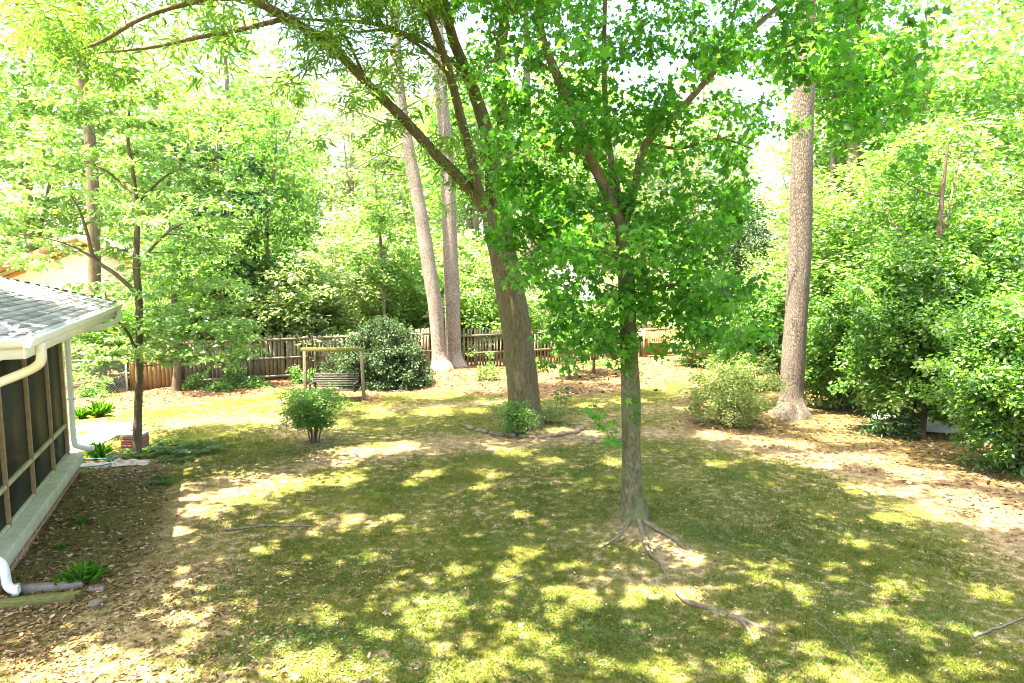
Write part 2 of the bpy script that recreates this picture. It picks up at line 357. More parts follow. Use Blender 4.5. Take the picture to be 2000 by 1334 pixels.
M['frame_wood'] = plain('screen_frame_wood', (.30, .21, .10), .7, 6, .25, .2, .3, (2, 2, 2))
M['rail_wood'] = plain('rail_paint', (.42, .38, .24), .7, 6, .2, .15, .3)
M['concrete'] = plain('concrete', (.36, .35, .28), .9, 4, .2, .2, .2)
M['slab_paint'] = plain('painted_slab', (.46, .43, .31), .8, 4, .16, .15, .3, (1, 1, 1))
M['patio'] = plain('patio_concrete', (.55, .52, .46), .9, 2.5, .12, .15, .2)
M['terracotta'] = plain('terracotta_trim', (.52, .24, .09), .7, 3, .15, .05, .3)
M['roof_pale'] = plain('pale_roof', (.42, .36, .32), .9, 3, .2, .3, .2)
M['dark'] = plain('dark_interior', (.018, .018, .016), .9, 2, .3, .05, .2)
M['metal'] = plain('galvanised_steel', (.48, .5, .5), .4, 8, .12, .03, .5, (1, 1, 1), .6)
M['hose'] = plain('teal_rubber', (.02, .22, .22), .4, 5, .1, .02, .5)
M['cloth'] = plain('faded_burlap', (.40, .33, .28), .95, 20, .3, .4, .1)
M['stone'] = plain('border_stone', (.17, .13, .09), .95, 7, .4, .5, .2)
M['twig'] = plain('twig_bark', (.16, .125, .095), .9, 20, .4, .2, .2)
M['cone'] = plain('pine_cone', (.06, .035, .022), .9, 30, .4, .3, .2)
def brick_mat(name, c1, c2, mortar, scale=1.0):
    m, nt, b, out = newmat(name)
    v = objvec(nt, (1, 1, 1)); cv = N(nt, 'ShaderNodeSeparateXYZ'); nt.links.new(v, cv.inputs[0])
    cb = N(nt, 'ShaderNodeCombineXYZ'); nt.links.new(mth(nt, 'ADD', cv.outputs[0], cv.outputs[1]), cb.inputs[0]); nt.links.new(cv.outputs[2], cb.inputs[1])
    bt = N(nt, 'ShaderNodeTexBrick'); nt.links.new(cb.outputs[0], bt.inputs['Vector'])
    bt.inputs['Color1'].default_value = (*c1, 1); bt.inputs['Color2'].default_value = (*c2, 1); bt.inputs['Mortar'].default_value = (*mortar, 1)
    bt.inputs['Scale'].default_value = 1.0; bt.inputs['Brick Width'].default_value = .215 * scale; bt.inputs['Row Height'].default_value = .075 * scale
    bt.inputs['Mortar Size'].default_value = .009 * scale; bt.inputs['Bias'].default_value = 0.0
    n = noise(nt, 18, 4, .6, v); col = mixc(nt, .35, bt.outputs['Color'], n.outputs['Color'], 'OVERLAY')
    nt.links.new(col, b.inputs['Base Color']); b.inputs['Roughness'].default_value = .9
    bump(nt, b, mth(nt, 'SUBTRACT', 1.0, bt.outputs['Fac']), .6, .006)
    return m
M['brick'] = brick_mat('porch_brick', (.30, .125, .055), (.22, .09, .045), (.36, .30, .22))
M['red_brick'] = brick_mat('red_brick', (.30, .075, .05), (.24, .055, .04), (.42, .36, .3))
def shingle_mat():
    m, nt, b, out = newmat('asphalt_shingle')
    a = N(nt, 'ShaderNodeAttribute', attribute_name='tone')
    r = ramp(nt, [(0.0, (.13, .135, .14)), (0.6, (.28, .275, .265)), (1.0, (.42, .385, .34))]); nt.links.new(a.outputs['Fac'], r.inputs[0])
    n = noise(nt, 90, 3, .7, objvec(nt)); c = mixc(nt, .5, r.outputs[0], n.outputs['Color'], 'OVERLAY')
    g = noise(nt, 1.5, 3, .6, objvec(nt, (1, 1, 1)))
    nt.links.new(c, b.inputs['Base Color']); b.inputs['Roughness'].default_value = .95; bump(nt, b, n.outputs['Fac'], .4, .004)
    return m
M['shingle'] = shingle_mat()
def screen_mat():
    m, nt, b, out = newmat('insect_screen')
    b.inputs['Base Color'].default_value = (.014, .015, .013, 1); b.inputs['Roughness'].default_value = .6
    t = N(nt, 'ShaderNodeBsdfTransparent'); t.inputs[0].default_value = (.9, .92, .88, 1)
    mx = N(nt, 'ShaderNodeMixShader'); mx.inputs[0].default_value = .16
    nt.links.new(b.outputs[0], mx.inputs[1]); nt.links.new(t.outputs[0], mx.inputs[2]); nt.links.new(mx.outputs[0], out.inputs['Surface'])
    return m
M['screen'] = screen_mat()

# ------------------------------------------------------------------ ground
def poly_mask(X, Y, poly):
    inside = np.zeros(X.shape, bool); n = len(poly)
    for i in range(n):
        x1, y1 = poly[i]; x2, y2 = poly[(i + 1) % n]
        cond = ((y1 > Y) != (y2 > Y))
        xi = (x2 - x1) * (Y - y1) / ((y2 - y1) if abs(y2 - y1) > 1e-9 else 1e-9) + x1
        inside ^= cond & (X < xi)
    return inside
def seg_dist(X, Y, pl):
    d = np.full(X.shape, 1e9)
    for (x1, y1), (x2, y2) in zip(pl[:-1], pl[1:]):
        dx, dy = x2 - x1, y2 - y1; t = np.clip(((X - x1) * dx + (Y - y1) * dy) / (dx * dx + dy * dy + 1e-9), 0, 1)
        d = np.minimum(d, np.hypot(X - x1 - t * dx, Y - y1 - t * dy))
    return d
def gp(*pts): return [tuple(ground0(*p)) for p in pts]
BED = gp((60, 800), (250, 800), (340, 795), (470, 775), (560, 762), (640, 778), (720, 786), (780, 772), (850, 762), (960, 772), (1060, 782), (1130, 776), (1210, 764), (1300, 748), (1345, 735), (1380, 700), (1390, 670), (1390, 640), (700, 640), (100, 690))
BEDR = gp((1352, 720), (1340, 760), (1322, 800), (1310, 838), (1390, 856), (1500, 880), (1620, 905), (1740, 935), (1860, 985), (1960, 1035), (2060, 1110), (2500, 1250)) + [(30, 6), (30, 34), (10, 34)]
SIDE = gp((150, 925), (235, 906), (330, 900), (335, 970), (325, 1060), (240, 1140), (170, 1200), (110, 1290), (0, 1334), (-300, 1334), (-120, 1180))
PATHS = [(gp((330, 1050), (360, 985), (430, 945), (560, 915), (700, 890), (860, 868), (1000, 862)), 0.75, .9),
         (gp((1000, 862), (1130, 852), (1250, 842), (1360, 850), (1480, 868), (1600, 890)), 0.7, .95),
         (gp((330, 1060), (310, 1150), (240, 1250), (200, 1400)), 1.1, .75),
         (gp((700, 1010), (640, 1030), (560, 1050)), .5, .5),
         (gp((1130, 830), (1250, 805), (1320, 800)), .55, .6),
         (gp((760, 800), (860, 790), (960, 790)), .5, .6),
         (gp((280, 835), (420, 820), (540, 815), (640, 870)), .7, .55),
         (gp((1225, 1035), (1290, 1070), (1340, 1100)), .55, 1.0),
         (gp((1200, 1140), (1330, 1150), (1430, 1200)), .35, .5),
         (gp((1560, 880), (1750, 925), (1900, 975), (2050, 1060)), 1.0, 1.0), (gp((1330, 830), (1420, 865), (1600, 905), (1750, 950), (1900, 1020), (2050, 1120)), .6, .9)]
def wobble(X, Y):
    return (0.22 * np.sin(2.1 * X + .7 * Y) + .16 * np.sin(4.3 * Y - 1.7 * X + 1) + .1 * np.sin(7.9 * X + 3.1 * Y + 2)), (.2 * np.sin(1.9 * Y - .8 * X + .5) + .14 * np.sin(5.1 * X + 2.2 * Y))
def zones(X, Y):
    wx, wy = wobble(X, Y); A, B = X + wx, Y + wy
    mul = np.maximum(poly_mask(A, B, BED).astype(float), .62 * poly_mask(A, B, BEDR))
    side = poly_mask(X + wx * .4, Y + wy * .4, SIDE).astype(float)
    dirt = np.zeros(X.shape)
    for pl, w, s in PATHS: dirt = np.maximum(dirt, s * np.exp(-(seg_dist(A, B, pl) / w) ** 2))
    return mul, side, dirt
def blur(a, k):
    for _ in range(k):
        a = a.copy(); a[1:-1, 1:-1] = (a[1:-1, 1:-1] * 2 + a[:-2, 1:-1] + a[2:, 1:-1] + a[1:-1, :-2] + a[1:-1, 2:]) / 6
    return a
xs = np.concatenate((np.linspace(-300, -24, 24)[:-1], np.arange(-24, 24, .13), np.linspace(24, 300, 24)))
ys = np.concatenate((np.linspace(-60, 3, 14)[:-1], np.arange(3, 36, .13), np.linspace(36, 400, 30)))
GX, GY = np.meshgrid(xs, ys)
mul, side, dirt = zones(GX, GY); mul = blur(mul, 4); side = blur(side, 3)
GZ = gz(GX, GY) + mul * .03
nx, ny = len(xs), len(ys)
ii = np.arange(nx * ny).reshape(ny, nx)
quads = np.stack((ii[:-1, :-1], ii[:-1, 1:], ii[1:, 1:], ii[1:, :-1]), -1).reshape(-1, 4)
def ground_mat():
    m, nt, b, out = newmat('lawn_ground')
    A = {k: N(nt, 'ShaderNodeAttribute', attribute_name=k).outputs['Fac'] for k in ('mulch', 'side', 'dirt')}
    v = objvec(nt)
    fine = noise(nt, 38, 5, .7, v); med = noise(nt, 5.5, 6, .65, v); big = noise(nt, 0.9, 5, .6, v); grit = noise(nt, 60, 4, .75, v)
    g1 = ramp(nt, [(.34, (.030, .034, .004)), (.5, (.082, .095, .009)), (.66, (.185, .17, .032))]); nt.links.new(fine.outputs['Fac'], g1.inputs[0])
    g2 = ramp(nt, [(.36, (.044, .064, .005)), (.64, (.135, .126, .018))]); nt.links.new(big.outputs['Fac'], g2.inputs[0])
    grass = mixc(nt, .5, g1.outputs[0], g2.outputs[0])
    d1 = ramp(nt, [(.3, (.12, .08, .036)), (.52, (.26, .18, .09)), (.75, (.42, .32, .19))]); nt.links.new(med.outputs['Fac'], d1.inputs[0])
    dirtc = mixc(nt, .4, d1.outputs[0], fine.outputs['Color'], 'OVERLAY')
    # thin patches of bare soil everywhere in the moss
    thin = mth(nt, 'MULTIPLY', mth(nt, 'MAXIMUM', mth(nt, 'SUBTRACT', med.outputs['Fac'], .46), 0.0), 4.0)
    big2 = noise(nt, .55, 3, .5, objvec(nt, (1, 1.0, 1)))
    thin = mth(nt, 'MULTIPLY', thin, mth(nt, 'MULTIPLY', mth(nt, 'MAXIMUM', mth(nt, 'SUBTRACT', big2.outputs['Fac'], .30), 0.0), 5.0))
    f = mth(nt, 'ADD', mth(nt, 'MULTIPLY', A['dirt'], mth(nt, 'ADD', .35, mth(nt, 'MULTIPLY', med.outputs['Fac'], 1.3))), thin)
    fc = mth(nt, 'MINIMUM', f, 1.0)
    col = mixc(nt, fc, grass, dirtc)
    mu = ramp(nt, [(.3, (.04, .022, .012)), (.5, (.13, .075, .035)), (.68, (.23, .14, .07)), (.8, (.34, .25, .15))]); nt.links.new(fine.outputs['Fac'], mu.inputs[0])
    mf = mth(nt, 'MINIMUM', mth(nt, 'MULTIPLY', A['mulch'], mth(nt, 'ADD', .55, mth(nt, 'MULTIPLY', med.outputs['Fac'], .95))), 1.0)
    col = mixc(nt, mf, col, mu.outputs[0])
    sd = ramp(nt, [(.3, (.055, .046, .014)), (.5, (.115, .092, .030)), (.75, (.22, .18, .07))]); nt.links.new(fine.outputs['Fac'], sd.inputs[0])
    col = mixc(nt, A['side'], col, sd.outputs[0])
    sp = ramp(nt, [(.60, (0, 0, 0)), (.66, (.75, .75, .75))]); nt.links.new(grit.outputs['Fac'], sp.inputs[0]); col = mixc(nt, sp.outputs[0], col, (.34, .28, .16))
    sp2 = ramp(nt, [(.34, (.8, .8, .8)), (.41, (0, 0, 0))]); nt.links.new(grit.outputs['Fac'], sp2.inputs[0]); col = mixc(nt, sp2.outputs[0], col, (.035, .028, .012))
    nt.links.new(col, b.inputs['Base Color']); b.inputs['Roughness'].default_value = .95; b.inputs['Specular IOR Level'].default_value = .12
    h = mth(nt, 'ADD', mth(nt, 'MULTIPLY', fine.outputs['Fac'], .8), mth(nt, 'MULTIPLY', grit.outputs['Fac'], .3))
    bump(nt, b, h, .7, .03)
    return m
gm = np_mesh('lawn', np.stack((GX, GY, GZ), -1).reshape(-1, 3), quads.ravel(), np.arange(len(quads)) * 4, None, ground_mat(), True,
             {'mulch': mul.ravel(), 'side': side.ravel(), 'dirt': dirt.ravel()})
tag(link(bpy.data.objects.new('lawn', gm)), 'mossy back lawn with bare soil and brown mulch beds', None, None, 'structure')

def scatter(n, x0, x1, y0, y1, rng):
    return rng.uniform(x0, x1, n), rng.uniform(y0, y1, n)
def interp(arr, x, y):
    fx = np.interp(x, xs, np.arange(nx)); fy = np.interp(y, ys, np.arange(ny))
    return arr[np.clip(np.round(fy).astype(int), 0, ny - 1), np.clip(np.round(fx).astype(int), 0, nx - 1)]
def hills(x, y):      # patchiness of the sward
    return .5 + .25 * np.sin(1.1 * x + .6 * y + 2) * np.sin(.9 * y - .4 * x) + .25 * np.sin(2.7 * x - 1.9 * y) * np.sin(1.6 * x + 2.4 * y + 1)
# grass / moss blades
rg = np.random.default_rng(11)
x = rg.uniform(-1, 1, 2400000); y = 5.5 + 20.5 * rg.random(len(x)) ** 1.35; x = x * (y * .8 + 1.0)
keep = (x > -12) & (x < 16)
x, y = x[keep], y[keep]
p = (1 - interp(mul, x, y)) * (1 - interp(side, x, y)) * (1 - .95 * np.clip(interp(dirt, x, y) * 1.2, 0, 1)) * np.clip(hills(x, y) * 1.5, .1, 1) * .62
keep = rg.random(len(x)) < p; x, y = x[keep], y[keep]; n = len(x)
P = np.stack((x, y, gz(x, y) - .004), -1)
Yd = rg.normal(size=(n, 3)) * np.array((.75, .75, .2)) + np.array((0, 0, .75))
tn = np.clip(.22 + .5 * hills(x * .7 + 3, y * .7) + rg.normal(size=n) * .26, 0, 1)
tuf = np.sin(5.3 * x + 2 * np.sin(3.1 * y)) * np.sin(4.7 * y + 1.7 * np.sin(2.9 * x)) > .62
gme = leaf_mesh('grass', BLADE, P, Yd, rg.normal(size=(n, 3)), rg.uniform(.022, .055, n) * (1 + .5 * (rg.random(n) > .93) + .7 * tuf * (rg.random(n) > .4)), tn, M['grass'])
tag(link(bpy.data.objects.new('grass', gme)), 'short olive moss and grass covering the lawn', 'grass', None, 'stuff')
# clover and small weeds in loose patches
wp = [ground0(*q) for q in ((850, 1170), (1180, 1215), (1240, 1240), (540, 1262), (830, 1312), (620, 1235), (730, 1255), (440, 1160), (1000, 1190), (1380, 1040), (1500, 1070), (1560, 1180), (1700, 1260), (960, 1060), (760, 960), (1130, 930), (1420, 930), (1640, 1040), (1850, 1210), (680, 1100), (1100, 1290), (1470, 1290))]
q = np.array(wp)[rg.integers(0, len(wp), 15000)]; x = q[:, 0] + rg.normal(size=15000) * .42; y = q[:, 1] + rg.normal(size=15000) * .3
x2, y2 = scatter(9000, -6, 10, 6.5, 20, rg); x = np.concatenate((x, x2)); y = np.concatenate((y, y2)); k = interp(mul, x, y) < .3; x, y = x[k], y[k]; n = len(x)
P = np.stack((x, y, gz(x, y) + rg.uniform(.005, .035, n)), -1)
wme = leaf_mesh('weeds', HEX, P, rg.normal(size=(n, 3)) * np.array((1, 1, .3)) + np.array((0, 0, .3)), rg.normal(size=(n, 3)) * .5 + np.array((0, 0, 1)), rg.uniform(.018, .042, n), rg.random(n), M['fern'])
tag(link(bpy.data.objects.new('weeds', wme)), 'small blue-green clover and weeds in loose patches on the lawn', 'weeds', None, 'stuff')
# dead leaves and pine straw
lx, ly, ls = [], [], []
def litter(n, x0, x1, y0, y1, fn, s0, s1):
    x, y = scatter(n, x0, x1, y0, y1, rg); k = rg.random(n) < fn(x, y); x, y = x[k], y[k]
    lx.append(x); ly.append(y); ls.append(rg.uniform(s0, s1, len(x)))
litter(90000, -16, 18, 8, 36, lambda x, y: interp(mul, x, y) * np.clip(20 / y, .3, 1) * np.clip(hills(x, y) + .25, .2, 1), .06, .15)
litter(26000, -10, -1, 6, 17, lambda x, y: interp(side, x, y) * np.clip(hills(x * 1.3, y * 1.3) * 1.5, .15, 1), .05, .11)
litter(52000, -7, 11, 6, 22, lambda x, y: .08 + .45 * interp(dirt, x, y) * np.clip(hills(x * 1.7, y * 1.7) * 1.6, .1, 1), .025, .065)
litter(9000, -7, -1.5, 6, 10, lambda x, y: np.clip((-1.2 - x) / 3, 0, 1) * np.clip(hills(x * 2, y * 2) * 1.4, .1, 1), .04, .085)
x = np.concatenate(lx); y = np.concatenate(ly); s = np.concatenate(ls); n = len(x)
P = np.stack((x, y, gz(x, y) + interp(mul, x, y) * .03 + rg.uniform(.002, .02, n)), -1)
Yd = rg.normal(size=(n, 3)) * np.array((1, 1, .18)); Nr = rg.normal(size=(n, 3)) * .28 + np.array((0, 0, 1))
lme = leaf_mesh('leaf_litter', HEX, P, Yd, Nr, s, rg.random(n), M['litter'])
tag(link(bpy.data.objects.new('leaf_litter', lme)), 'brown fallen leaves and pine straw lying over beds and soil', 'dead leaves', None, 'stuff')
x, y = scatter(1100, -7, 10, 6.5, 20, rg); n = len(x)
P = np.stack((x, y, gz(x, y) + .02), -1)
pme = leaf_mesh('debris', DIAMOND, P, rg.normal(size=(n, 3)) * np.array((1, 1, .1)), rg.normal(size=(n, 3)) * .3 + np.array((0, 0, 1)), rg.uniform(.018, .05, n), rg.random(n), M['petal'])
tag(link(bpy.data.objects.new('petal_debris', pme)), 'tiny pale fallen petals sprinkled on the lawn', 'petals', None, 'stuff')

# patio and driveway
def sheet(name, px, z, mat, label, th=.06):
    pl = gp(*px); mb = MB(); n = len(pl)
    V = [(a, b, z) for a, b in pl] + [(a, b, z - th) for a, b in pl]
    F = [list(range(n)), list(range(2 * n - 1, n - 1, -1))] + [[i, i + n, (i + 1) % n + n, (i + 1) % n] for i in range(n)]
    mb.add(V, F); o = mb.build(name, mat); tag(o, label, None, None, 'structure'); return o
sheet('patio', [(60, 888), (150, 886), (196, 868), (232, 850), (262, 838), (285, 828), (150, 826), (60, 826)], .03, M['patio'], 'pale concrete patio slab beside the porch')
sheet('driveway', [(1700, 838), (1800, 846), (1900, 852), (2200, 880), (2200, 838), (1700, 815)], .10, M['concrete'], 'pale concrete driveway glimpsed beyond the shrubs')

# ------------------------------------------------------------------ screened porch
TH = rad(23.0); AV = np.array((-math.sin(TH), math.cos(TH), 0)); PV = np.array((math.cos(TH), math.sin(TH), 0)); ZV = np.array((0, 0, 1.0))
def L(a, p, z): return AV * a + PV * p + ZV * z
A0, A1, PS = 10.9, 17.05, -3.25         # near and far end, screen plane
EA0, EA1, EP, EZ = 9.95, 17.9, -2.25, 3.62
BACK = -7.6
porch_origin = L(A0, PS, 0)
porch = thing('screened_porch', 'screened porch with shingle roof, white gutters and dark screens', 'porch', tuple(porch_origin))
def pb(mb, name, mat, parent=porch, **k):
    mb.v = [tuple(np.array(v) - porch_origin) for v in mb.v]
    return mb.build(name, mat, parent, **k)
def lbox(mb, a0, a1, p0, p1, z0, z1, tone=.5):
    mb.box(L((a0 + a1) / 2, (p0 + p1) / 2, (z0 + z1) / 2), AV * (a1 - a0) / 2, PV * (p1 - p0) / 2, ZV * (z1 - z0) / 2, tone)
mb = MB(); lbox(mb, A0 - .05, A1 + .02, BACK, -3.03, -.2, .235); pb(mb, 'foundation', M['brick'])
mb = MB(); lbox(mb, A0 - .1, A1 + .07, BACK, -2.97, .238, .45); pb(mb, 'sill_slab', M['slab_paint'], bevel=.012)
mb = MB(); lbox(mb, A0 - .05, A1 - .02, PS - .06, PS + .055, .451, .50); pb(mb, 'sill_plate', M['rail_wood'])
mb = MB(); lbox(mb, A0 - .1, A1 + .06, PS - .14, PS + .06, 3.05, 3.56)
lbox(mb, A1 - .06, A1 + .06, BACK, PS - .15, 3.05, 3.56); lbox(mb, A0 - .1, A0 + .04, BACK, PS - .15, 3.05, 3.56); pb(mb, 'beam', M['white'])
# posts at the two corners, mullions and mid rails
for a in (A0, A1):
    mb = MB(); lbox(mb, a - .075, a + .075, PS - .1, PS + .05, .502, 3.048); pb(mb, 'corner_post', M['white'], bevel=.006)
for a in (12.5, 14.07, 15.62, 16.94):
    mb = MB(); lbox(mb, a - .027, a + .027, PS - .05, PS + .062, .455, 3.047); pb(mb, 'mullion', M['frame_wood'], bevel=.004)
for a0, a1 in ((A0 + .08, 12.472), (12.528, 14.042), (14.098, 15.592), (15.648, 16.912)):
    mb = MB(); lbox(mb, a0, a1, PS - .045, PS + .05, 1.07, 1.14); pb(mb, 'mid_rail', M['rail_wood'], bevel=.004)
    mb = MB(); lbox(mb, a0, a1, PS - .004, PS + .0, .503, 3.047); pb(mb, 'screen', M['screen'])
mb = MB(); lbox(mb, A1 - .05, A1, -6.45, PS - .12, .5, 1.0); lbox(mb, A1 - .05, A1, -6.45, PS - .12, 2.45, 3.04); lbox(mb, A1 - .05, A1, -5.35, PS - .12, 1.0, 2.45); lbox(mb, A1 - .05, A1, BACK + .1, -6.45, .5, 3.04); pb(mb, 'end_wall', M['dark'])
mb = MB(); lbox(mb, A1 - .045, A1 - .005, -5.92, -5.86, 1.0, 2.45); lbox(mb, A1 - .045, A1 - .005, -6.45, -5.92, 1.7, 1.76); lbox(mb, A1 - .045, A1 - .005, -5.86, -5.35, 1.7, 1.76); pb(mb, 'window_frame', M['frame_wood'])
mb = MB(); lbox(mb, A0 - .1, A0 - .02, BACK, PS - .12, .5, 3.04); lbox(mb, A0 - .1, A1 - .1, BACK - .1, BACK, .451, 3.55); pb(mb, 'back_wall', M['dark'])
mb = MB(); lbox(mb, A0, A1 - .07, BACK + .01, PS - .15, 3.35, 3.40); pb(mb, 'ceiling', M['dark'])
# roof: deck and shingle courses
RP = (EP + BACK - .3) / 2; RH = (EP - RP); SL = .345; RZ = EZ + .06
def roof_z(a, p): return RZ + SL * min(EP - p, p - (2 * RP - EP), a - EA0, EA1 - a)
mb = MB(); q = 2 * RP - EP
c = [L(EA0, EP, RZ - .02), L(EA1, EP, RZ - .02), L(EA1, q, RZ - .02), L(EA0, q, RZ - .02), L(EA0 + RH, RP, RZ + SL * RH - .02), L(EA1 - RH, RP, RZ + SL * RH - .02)]
d = [w - ZV * .10 for w in c[:4]]
mb.add(c + d, [(0, 1, 5, 4), (1, 2, 5), (2, 3, 4, 5), (3, 0, 4), (9, 8, 7, 6), (0, 6, 7, 1), (1, 7, 8, 2), (2, 8, 9, 3), (3, 9, 6, 0)])
roof = pb(mb, 'roof', M['white'])
mb = MB()
def tab(a0, a1, s0, s1, face, lift, tone):
    """one shingle tab on a roof face, s measured up the slope in plan"""
    z0, z1 = RZ + SL * s0 + .012 + lift, RZ + SL * s1 + .002
    if face == 'p': w = [L(a0, EP - s0, z0), L(a1, EP - s0, z0), L(a1, EP - s1, z1), L(a0, EP - s1, z1)]
    elif face == 'n': w = [L(EA0 + s0, a0, z0), L(EA0 + s0, a1, z0), L(EA0 + s1, a1, z1), L(EA0 + s1, a0, z1)]
    else: w = [L(EA1 - s0, a0, z0), L(EA1 - s0, a1, z0), L(EA1 - s1, a1, z1), L(EA1 - s1, a0, z1)]
    lo = [w[0] - ZV * .012, w[1] - ZV * .012]
    mb.add(w + lo, [(0, 1, 2, 3), (0, 4, 5, 1), (0, 3, 4), (1, 5, 2)], tone)
for face, e0, e1 in (('p', EA0, EA1), ('n', q, EP), ('f', q, EP)):
    s = -.03; row = 0
    while s < RH - .02:
        s1 = s + .17; lo, hi = e0 + max(0, s), e1 - max(0, s); t = lo + (.11 if row % 2 else 0) - .01
        while t < hi:
            t1 = min(t + .22, hi + .01); tab(t + .003, t1 - .003, s, s1, face, random.random() * .006 + (.012 * random.random() if row == 0 else 0), min(1, max(0, random.gauss(.45, .2)))); t += .22
        s += .135; row += 1
pb(mb, 'shingles', M['shingle'], roof)
for (ca, cp, da, dp) in ((EA1, EP, -1, -1), (EA0, EP, 1, -1)):
    k = 0.0; mb = MB()
    while k < RH:
        a, b = L(ca + da * k, cp + dp * k, RZ + SL * k + .03), L(ca + da * (k + .2), cp + dp * (k + .2), RZ + SL * (k + .2) + .022)
        w = np.cross((b - a) / np.linalg.norm(b - a), ZV) * .14; dn = ZV * .05
        mb.add([a - w - dn, a, a + w - dn, b + w - dn, b, b - w - dn], [(0, 1, 4, 5), (1, 2, 3, 4)], random.gauss(.35, .15)); k += .16
    pb(mb, 'hip_cap', M['shingle'], roof)
# gutters (K profile swept along the two seen eaves)
def gutter(pa, pb_, outv):
    mb = MB(); prof = [(0, -.02), (0, -.125), (.075, -.125), (.095, -.085), (.10, -.06), (.125, -.03), (.125, .0), (.113, .0), (.11, -.03), (.085, -.06), (.07, -.112), (.008, -.112), (.008, -.02)]
    V = [pa + outv * o + ZV * z for o, z in prof] + [pb_ + outv * o + ZV * z for o, z in prof]; n = len(prof)
    F = [[i, (i + 1) % n, (i + 1) % n + n, i + n] for i in range(n)] + [[0, 1, 2, 3, 4, 5, 6, 7, 8, 9, 10, 11, 12][::-1], [i + n for i in range(n)]]
    mb.add(V, F); return mb
pb(gutter(L(EA0 - .125, EP + .004, EZ + .02), L(EA1 + .03, EP + .004, EZ + .02), PV), 'gutter', M['white'])
pb(gutter(L(EA0 - .004, EP + .0, EZ + .02), L(EA0 - .004, BACK - .6, EZ + .02), -AV), 'gutter', M['white'])
for a_ in (12.7, 15.4):
    gs = gutter(L(a_, EP + .006, EZ + .021), L(a_ + .05, EP + .006, EZ + .021), PV); gs.v = [tuple(np.array(v) + PV * .0025 + ZV * (.002 if v[2] > EZ - .05 else -.003)) for v in gs.v]; pb(gs, 'gutter_joint', M['white'])
# soffit board between beam and fascia
mb = MB(); lbox(mb, EA0 + .02, EA1 - .02, PS + .062, EP - .035, 3.38, 3.41); lbox(mb, EA0 + .035, A0 - .11, BACK, PS + .06, 3.38, 3.41); lbox(mb, A1 + .07, EA1 - .035, BACK, PS + .06, 3.38, 3.41); pb(mb, 'soffit', M['white'])
mb = MB(); lbox(mb, EA0 + .005, EA1 - .005, EP - .033, EP - .003, 3.37, 3.575); lbox(mb, EA0 + .005, EA0 + .033, BACK, EP - .035, 3.37, 3.575); lbox(mb, EA1 - .033, EA1 - .005, BACK, EP - .035, 3.37, 3.575); pb(mb, 'fascia', M['white'])
def downspout(pts):
    mb = MB(); P = spline([np.append(np.array(q), .060) for q in pts], .04); mb.tube(P[:, :3], P[:, 3], 14); return pb(mb, 'downspout', M['white'], smooth=True)
ds = downspout([L(10.42, EP + .06, 3.52), L(10.42, EP + .06, 3.38), L(10.45, EP + .04, 3.27), L(10.55, EP - .06, 3.18), L(10.68, EP - .24, 3.09), L(10.80, EP - .52, 2.97), L(10.85, PS + .28, 2.87), L(10.87, PS + .15, 2.72), L(10.87, PS + .14, 2.5), L(10.87, PS + .14, 1.4), L(10.87, PS + .14, .74), L(10.87, PS + .22, .60), L(10.87, PS + .33, .48), L(10.87, PS + .36, .34), L(10.87, PS + .37, .19), L(10.87, PS + .41, .11), L(10.87, PS + .45, .085)])
# flared outlet shoe of the near downspout
mb = MB()
for k, (o, w, h) in enumerate(((.0, .07, .06), (.07, .078, .062))):
    ca = L(10.87, PS + .43 + o, .085)
    mb.add([ca + AV * (w * sx) + ZV * (h * sz) for sx, sz in ((-1, -1), (1, -1), (1, 1), (-1, 1))], [])
mb.f = [[0, 1, 5, 4], [1, 2, 6, 5], [2, 3, 7, 6], [3, 0, 4, 7]]
pb(mb, 'outlet_shoe', M['white'], ds)
ds2 = downspout([L(17.7, EP + .05, 3.52), L(17.7, EP + .05, 3.38), L(17.68, EP + .02, 3.28), L(17.62, EP - .08, 3.21), L(17.45, EP - .3, 3.15), L(17.25, PS + .2, 3.06), L(17.18, PS + .13, 2.95), L(17.17, PS + .12, 2.7), L(17.17, PS + .12, 1.6), L(17.17, PS + .12, .70), L(17.19, PS + .2, .56), L(17.24, PS + .34, .5), L(17.3, PS + .46, .47)])
mb = MB(); lbox(mb, 17.08, 17.26, PS + .06, PS + .196, 1.62, 1.66); pb(mb, 'strap', M['white'], ds2)

# things lying by the porch
def loft(name, pts, mat, label, cat, r, seg=8, group=None, wob=0.0):
    P = spline([np.append(np.array(q, float), rr) for q, rr in zip(pts, r)], .06); o0 = P[0, :3].copy()
    mb = MB(); mb.tube(P[:, :3] - o0, P[:, 3], seg, wob); o = mb.build(name, mat, None, True); o.location = o0; return tag(o, label, cat, group)
def kerb(name, p0, p1, w, h, mat, label, cat):
    a, b = G(*p0), G(*p1); m = (a + b) / 2; mb = MB(); mb.beam(a - m, b - m, w, h); o = mb.build(name, mat, None, bevel=.015); o.location = m + np.array((0, 0, h / 2 - .02)); return tag(o, label, cat)
kerb('edging_beam', (20, 1155), (164, 1143), .13, .10, M['wood_grey'], 'upper grey timber beside the downspout outlet, dappled with light', 'timber')
kerb('edging_beam', (-20, 1187), (158, 1168), .13, .11, M['wood_moss'], 'longer mossy edging strip below the downspout outlet', 'edging')
